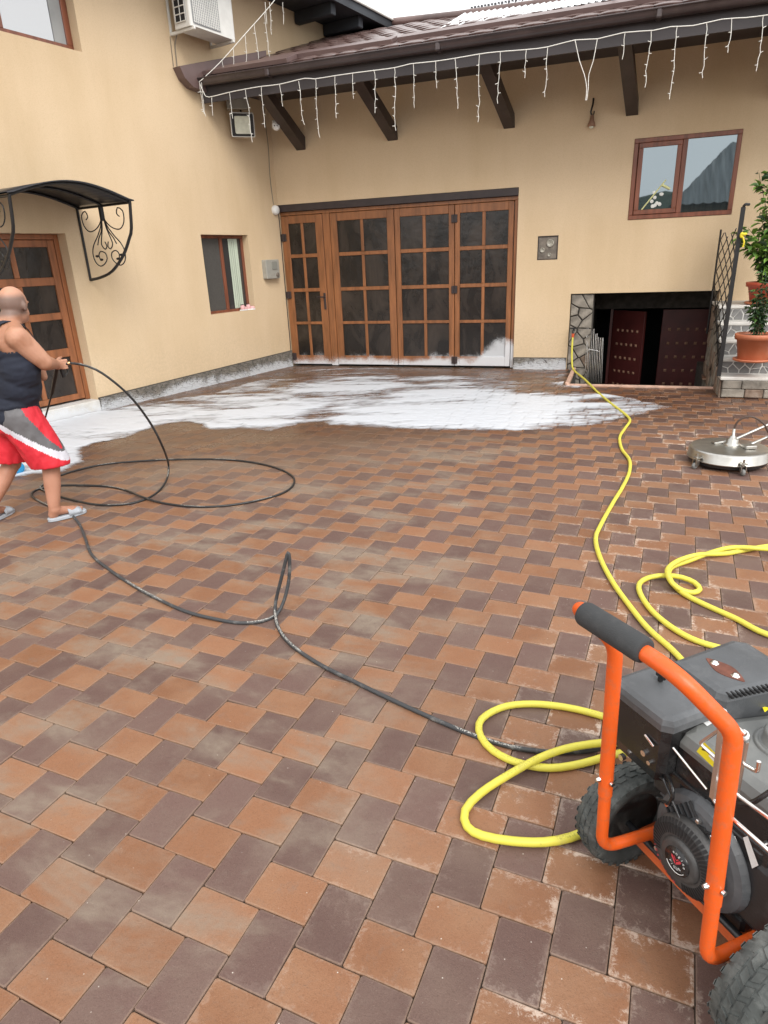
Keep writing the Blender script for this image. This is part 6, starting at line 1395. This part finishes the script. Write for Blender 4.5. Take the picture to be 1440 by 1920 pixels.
def keep_sh(c):
    return c.z > hz-.02+.10*max(0, -(c-hip).dot(ME)) and c.z < hip.z+.055
so_ = cut(rb(sp, 'shorts', [redc, greyc, whitec], .0085, man, 4, sidx), keep_sh)
folds(so_, .013, 11, 4, 9.4); sf = so_.modifiers.new('thick', 'SOLIDIFY'); sf.thickness = .004; sf.offset = -1
# slides
sl_m = mat('grey_slide_foam', (.36, .39, .43), .7, var=.1, vscale=20)
for hl_, te_, nm in ((heel_r, toe_r, 1), (heel_l, toe_l, 0)):
    dv = te_-hl_; dv.z = 0; ln = dv.length+.085; dv.normalize(); sv = Vector((-dv.y, dv.x, 0)); o0 = hl_-dv*.045; o0.z = 0
    mb = MB(); X = Matrix((dv, sv, Zv)).transposed().to_4x4(); X.translation = o0; mb.X = X
    n = 24; pl = []
    for k in range(n):
        t = 2*math.pi*k/n; xx = .5-.5*math.cos(t); w = .040+.012*xx; pl.append((ln*xx, -math.sin(t)*w*1.1*abs(math.sin(t))**-.35 if abs(math.sin(t)) > .02 else 0))
    mb.prism(pl, .004, .028, .008); s = mb.build('slide_sole', sl_m, man)
    mb = MB(); mb.X = X; V = []
    for i in range(5):
        x = ln*(.50+.085*i)
        for k in range(9): a = math.pi*k/8; V.append((x, .056*math.cos(a), .022+(.060-.006*i)*math.sin(a)**.8))
    mb.add(V, [(i*9+k, i*9+k+1, (i+1)*9+k+1, (i+1)*9+k) for i in range(4) for k in range(8)], True); st__ = mb.build('slide_strap', sl_m, man); m_ = st__.modifiers.new('t', 'SOLIDIFY'); m_.thickness = .006
# spray gun with lance
gun = thing('spray_gun', 'black pressure spray gun with brass coupling held by the man', 'spray gun', FOOT)
hdw = hd_r; gb = rel(gun_back); mb = MB()
mb.tube([gb-(gb-hdw)*.15, hdw+(hdw-gb)*.25+F3*.0], .014, 10); mb.tube([hdw+Zv*.035, hdw-Zv*.02+F3*.005, hdw-Zv*.085+F3*.012], [.014, .016, .013], 10); mb.tube(fillet([hdw+F3*.03+Zv*.02, hdw+F3*.05-Zv*.05, hdw-Zv*.08+F3*.02], .03), .005, 6); mb.build('grip', M_IRON, gun)
mb = MB(); mb.tube([gb, gb+(gb-hdw).normalized()*-.03], .0115, 10); mb.tube([gb+(gb-hdw).normalized()*.005, gb], .013, 6); mb.build('coupling', mat('brass', (.62, .36, .18), .3, metal=1), gun)
tip = rel(G(62, 868, .12)); mb = MB(); mb.tube([hdw+(hdw-gb)*.2, hdw.lerp(tip, .25)], .013, 8); mb.tube([hdw.lerp(tip, .2), tip], .0065, 8); mb.build('lance', M_IRON, gun)

# ------------------------------------------------------------------ what the window mirrors: neighbour's barn and trees behind the viewer
barn = thing('barn', 'weathered barn with grey corrugated roof across the court, mirrored in the brown window', 'building', (6.1, -13.5, 0))
mb = MB(); mb.box((-4.2, -3, 0), (6.5, 3, 3.5)); mb.build('wall', mat('barn_boards', (.16, .13, .09), .9, var=.5, vscale=2, stretch=(6, 6, .4)), barn)
for sg in (1, -1):
    mb = MB(); V = []; n = 90
    for k in range(n+1):
        x = -4.6+11.4*k/n; hgt = .03*math.cos(k*2.1); rx = max(0, 1-max(0, (-2.4-x)/2.2)); rz_ = 3.3+2.4*rx
        V += [(x, sg*3.5, 3.25+hgt), (x, sg*3.5*(1-rx)+.001*sg, rz_+hgt)]
    mb.add(V, [((2*k, 2*k+2, 2*k+3, 2*k+1) if sg > 0 else (2*k+1, 2*k+3, 2*k+2, 2*k)) for k in range(n)], True); mb.build('roof', mat('grey_corrugated_sheet', (.15, .16, .165), .55, var=.45, vscale=1.4, stretch=(5, .4, .4)), barn)
R_ = random.Random(12)
hill = MB(); V = []; nx = 40
for j in range(6):
    for k in range(nx+1): V.append((-55+110*k/nx, -32-6*j, (0, 1.5, 2.6, 3.6, 4.6, 5.2)[j]*(1+.25*math.sin(k*.35+1))+R_.uniform(-.5, .5)*(j > 0)))
hill.add(V, [(j*(nx+1)+k, (j+1)*(nx+1)+k, (j+1)*(nx+1)+k+1, j*(nx+1)+k+1) for j in range(5) for k in range(nx)], True)
structure(hill.build('hills', mat('wooded_hillside', (.035, .052, .028), .95, var=.5, vscale=.8, bump=1, bscale=2, bdist=.6)))
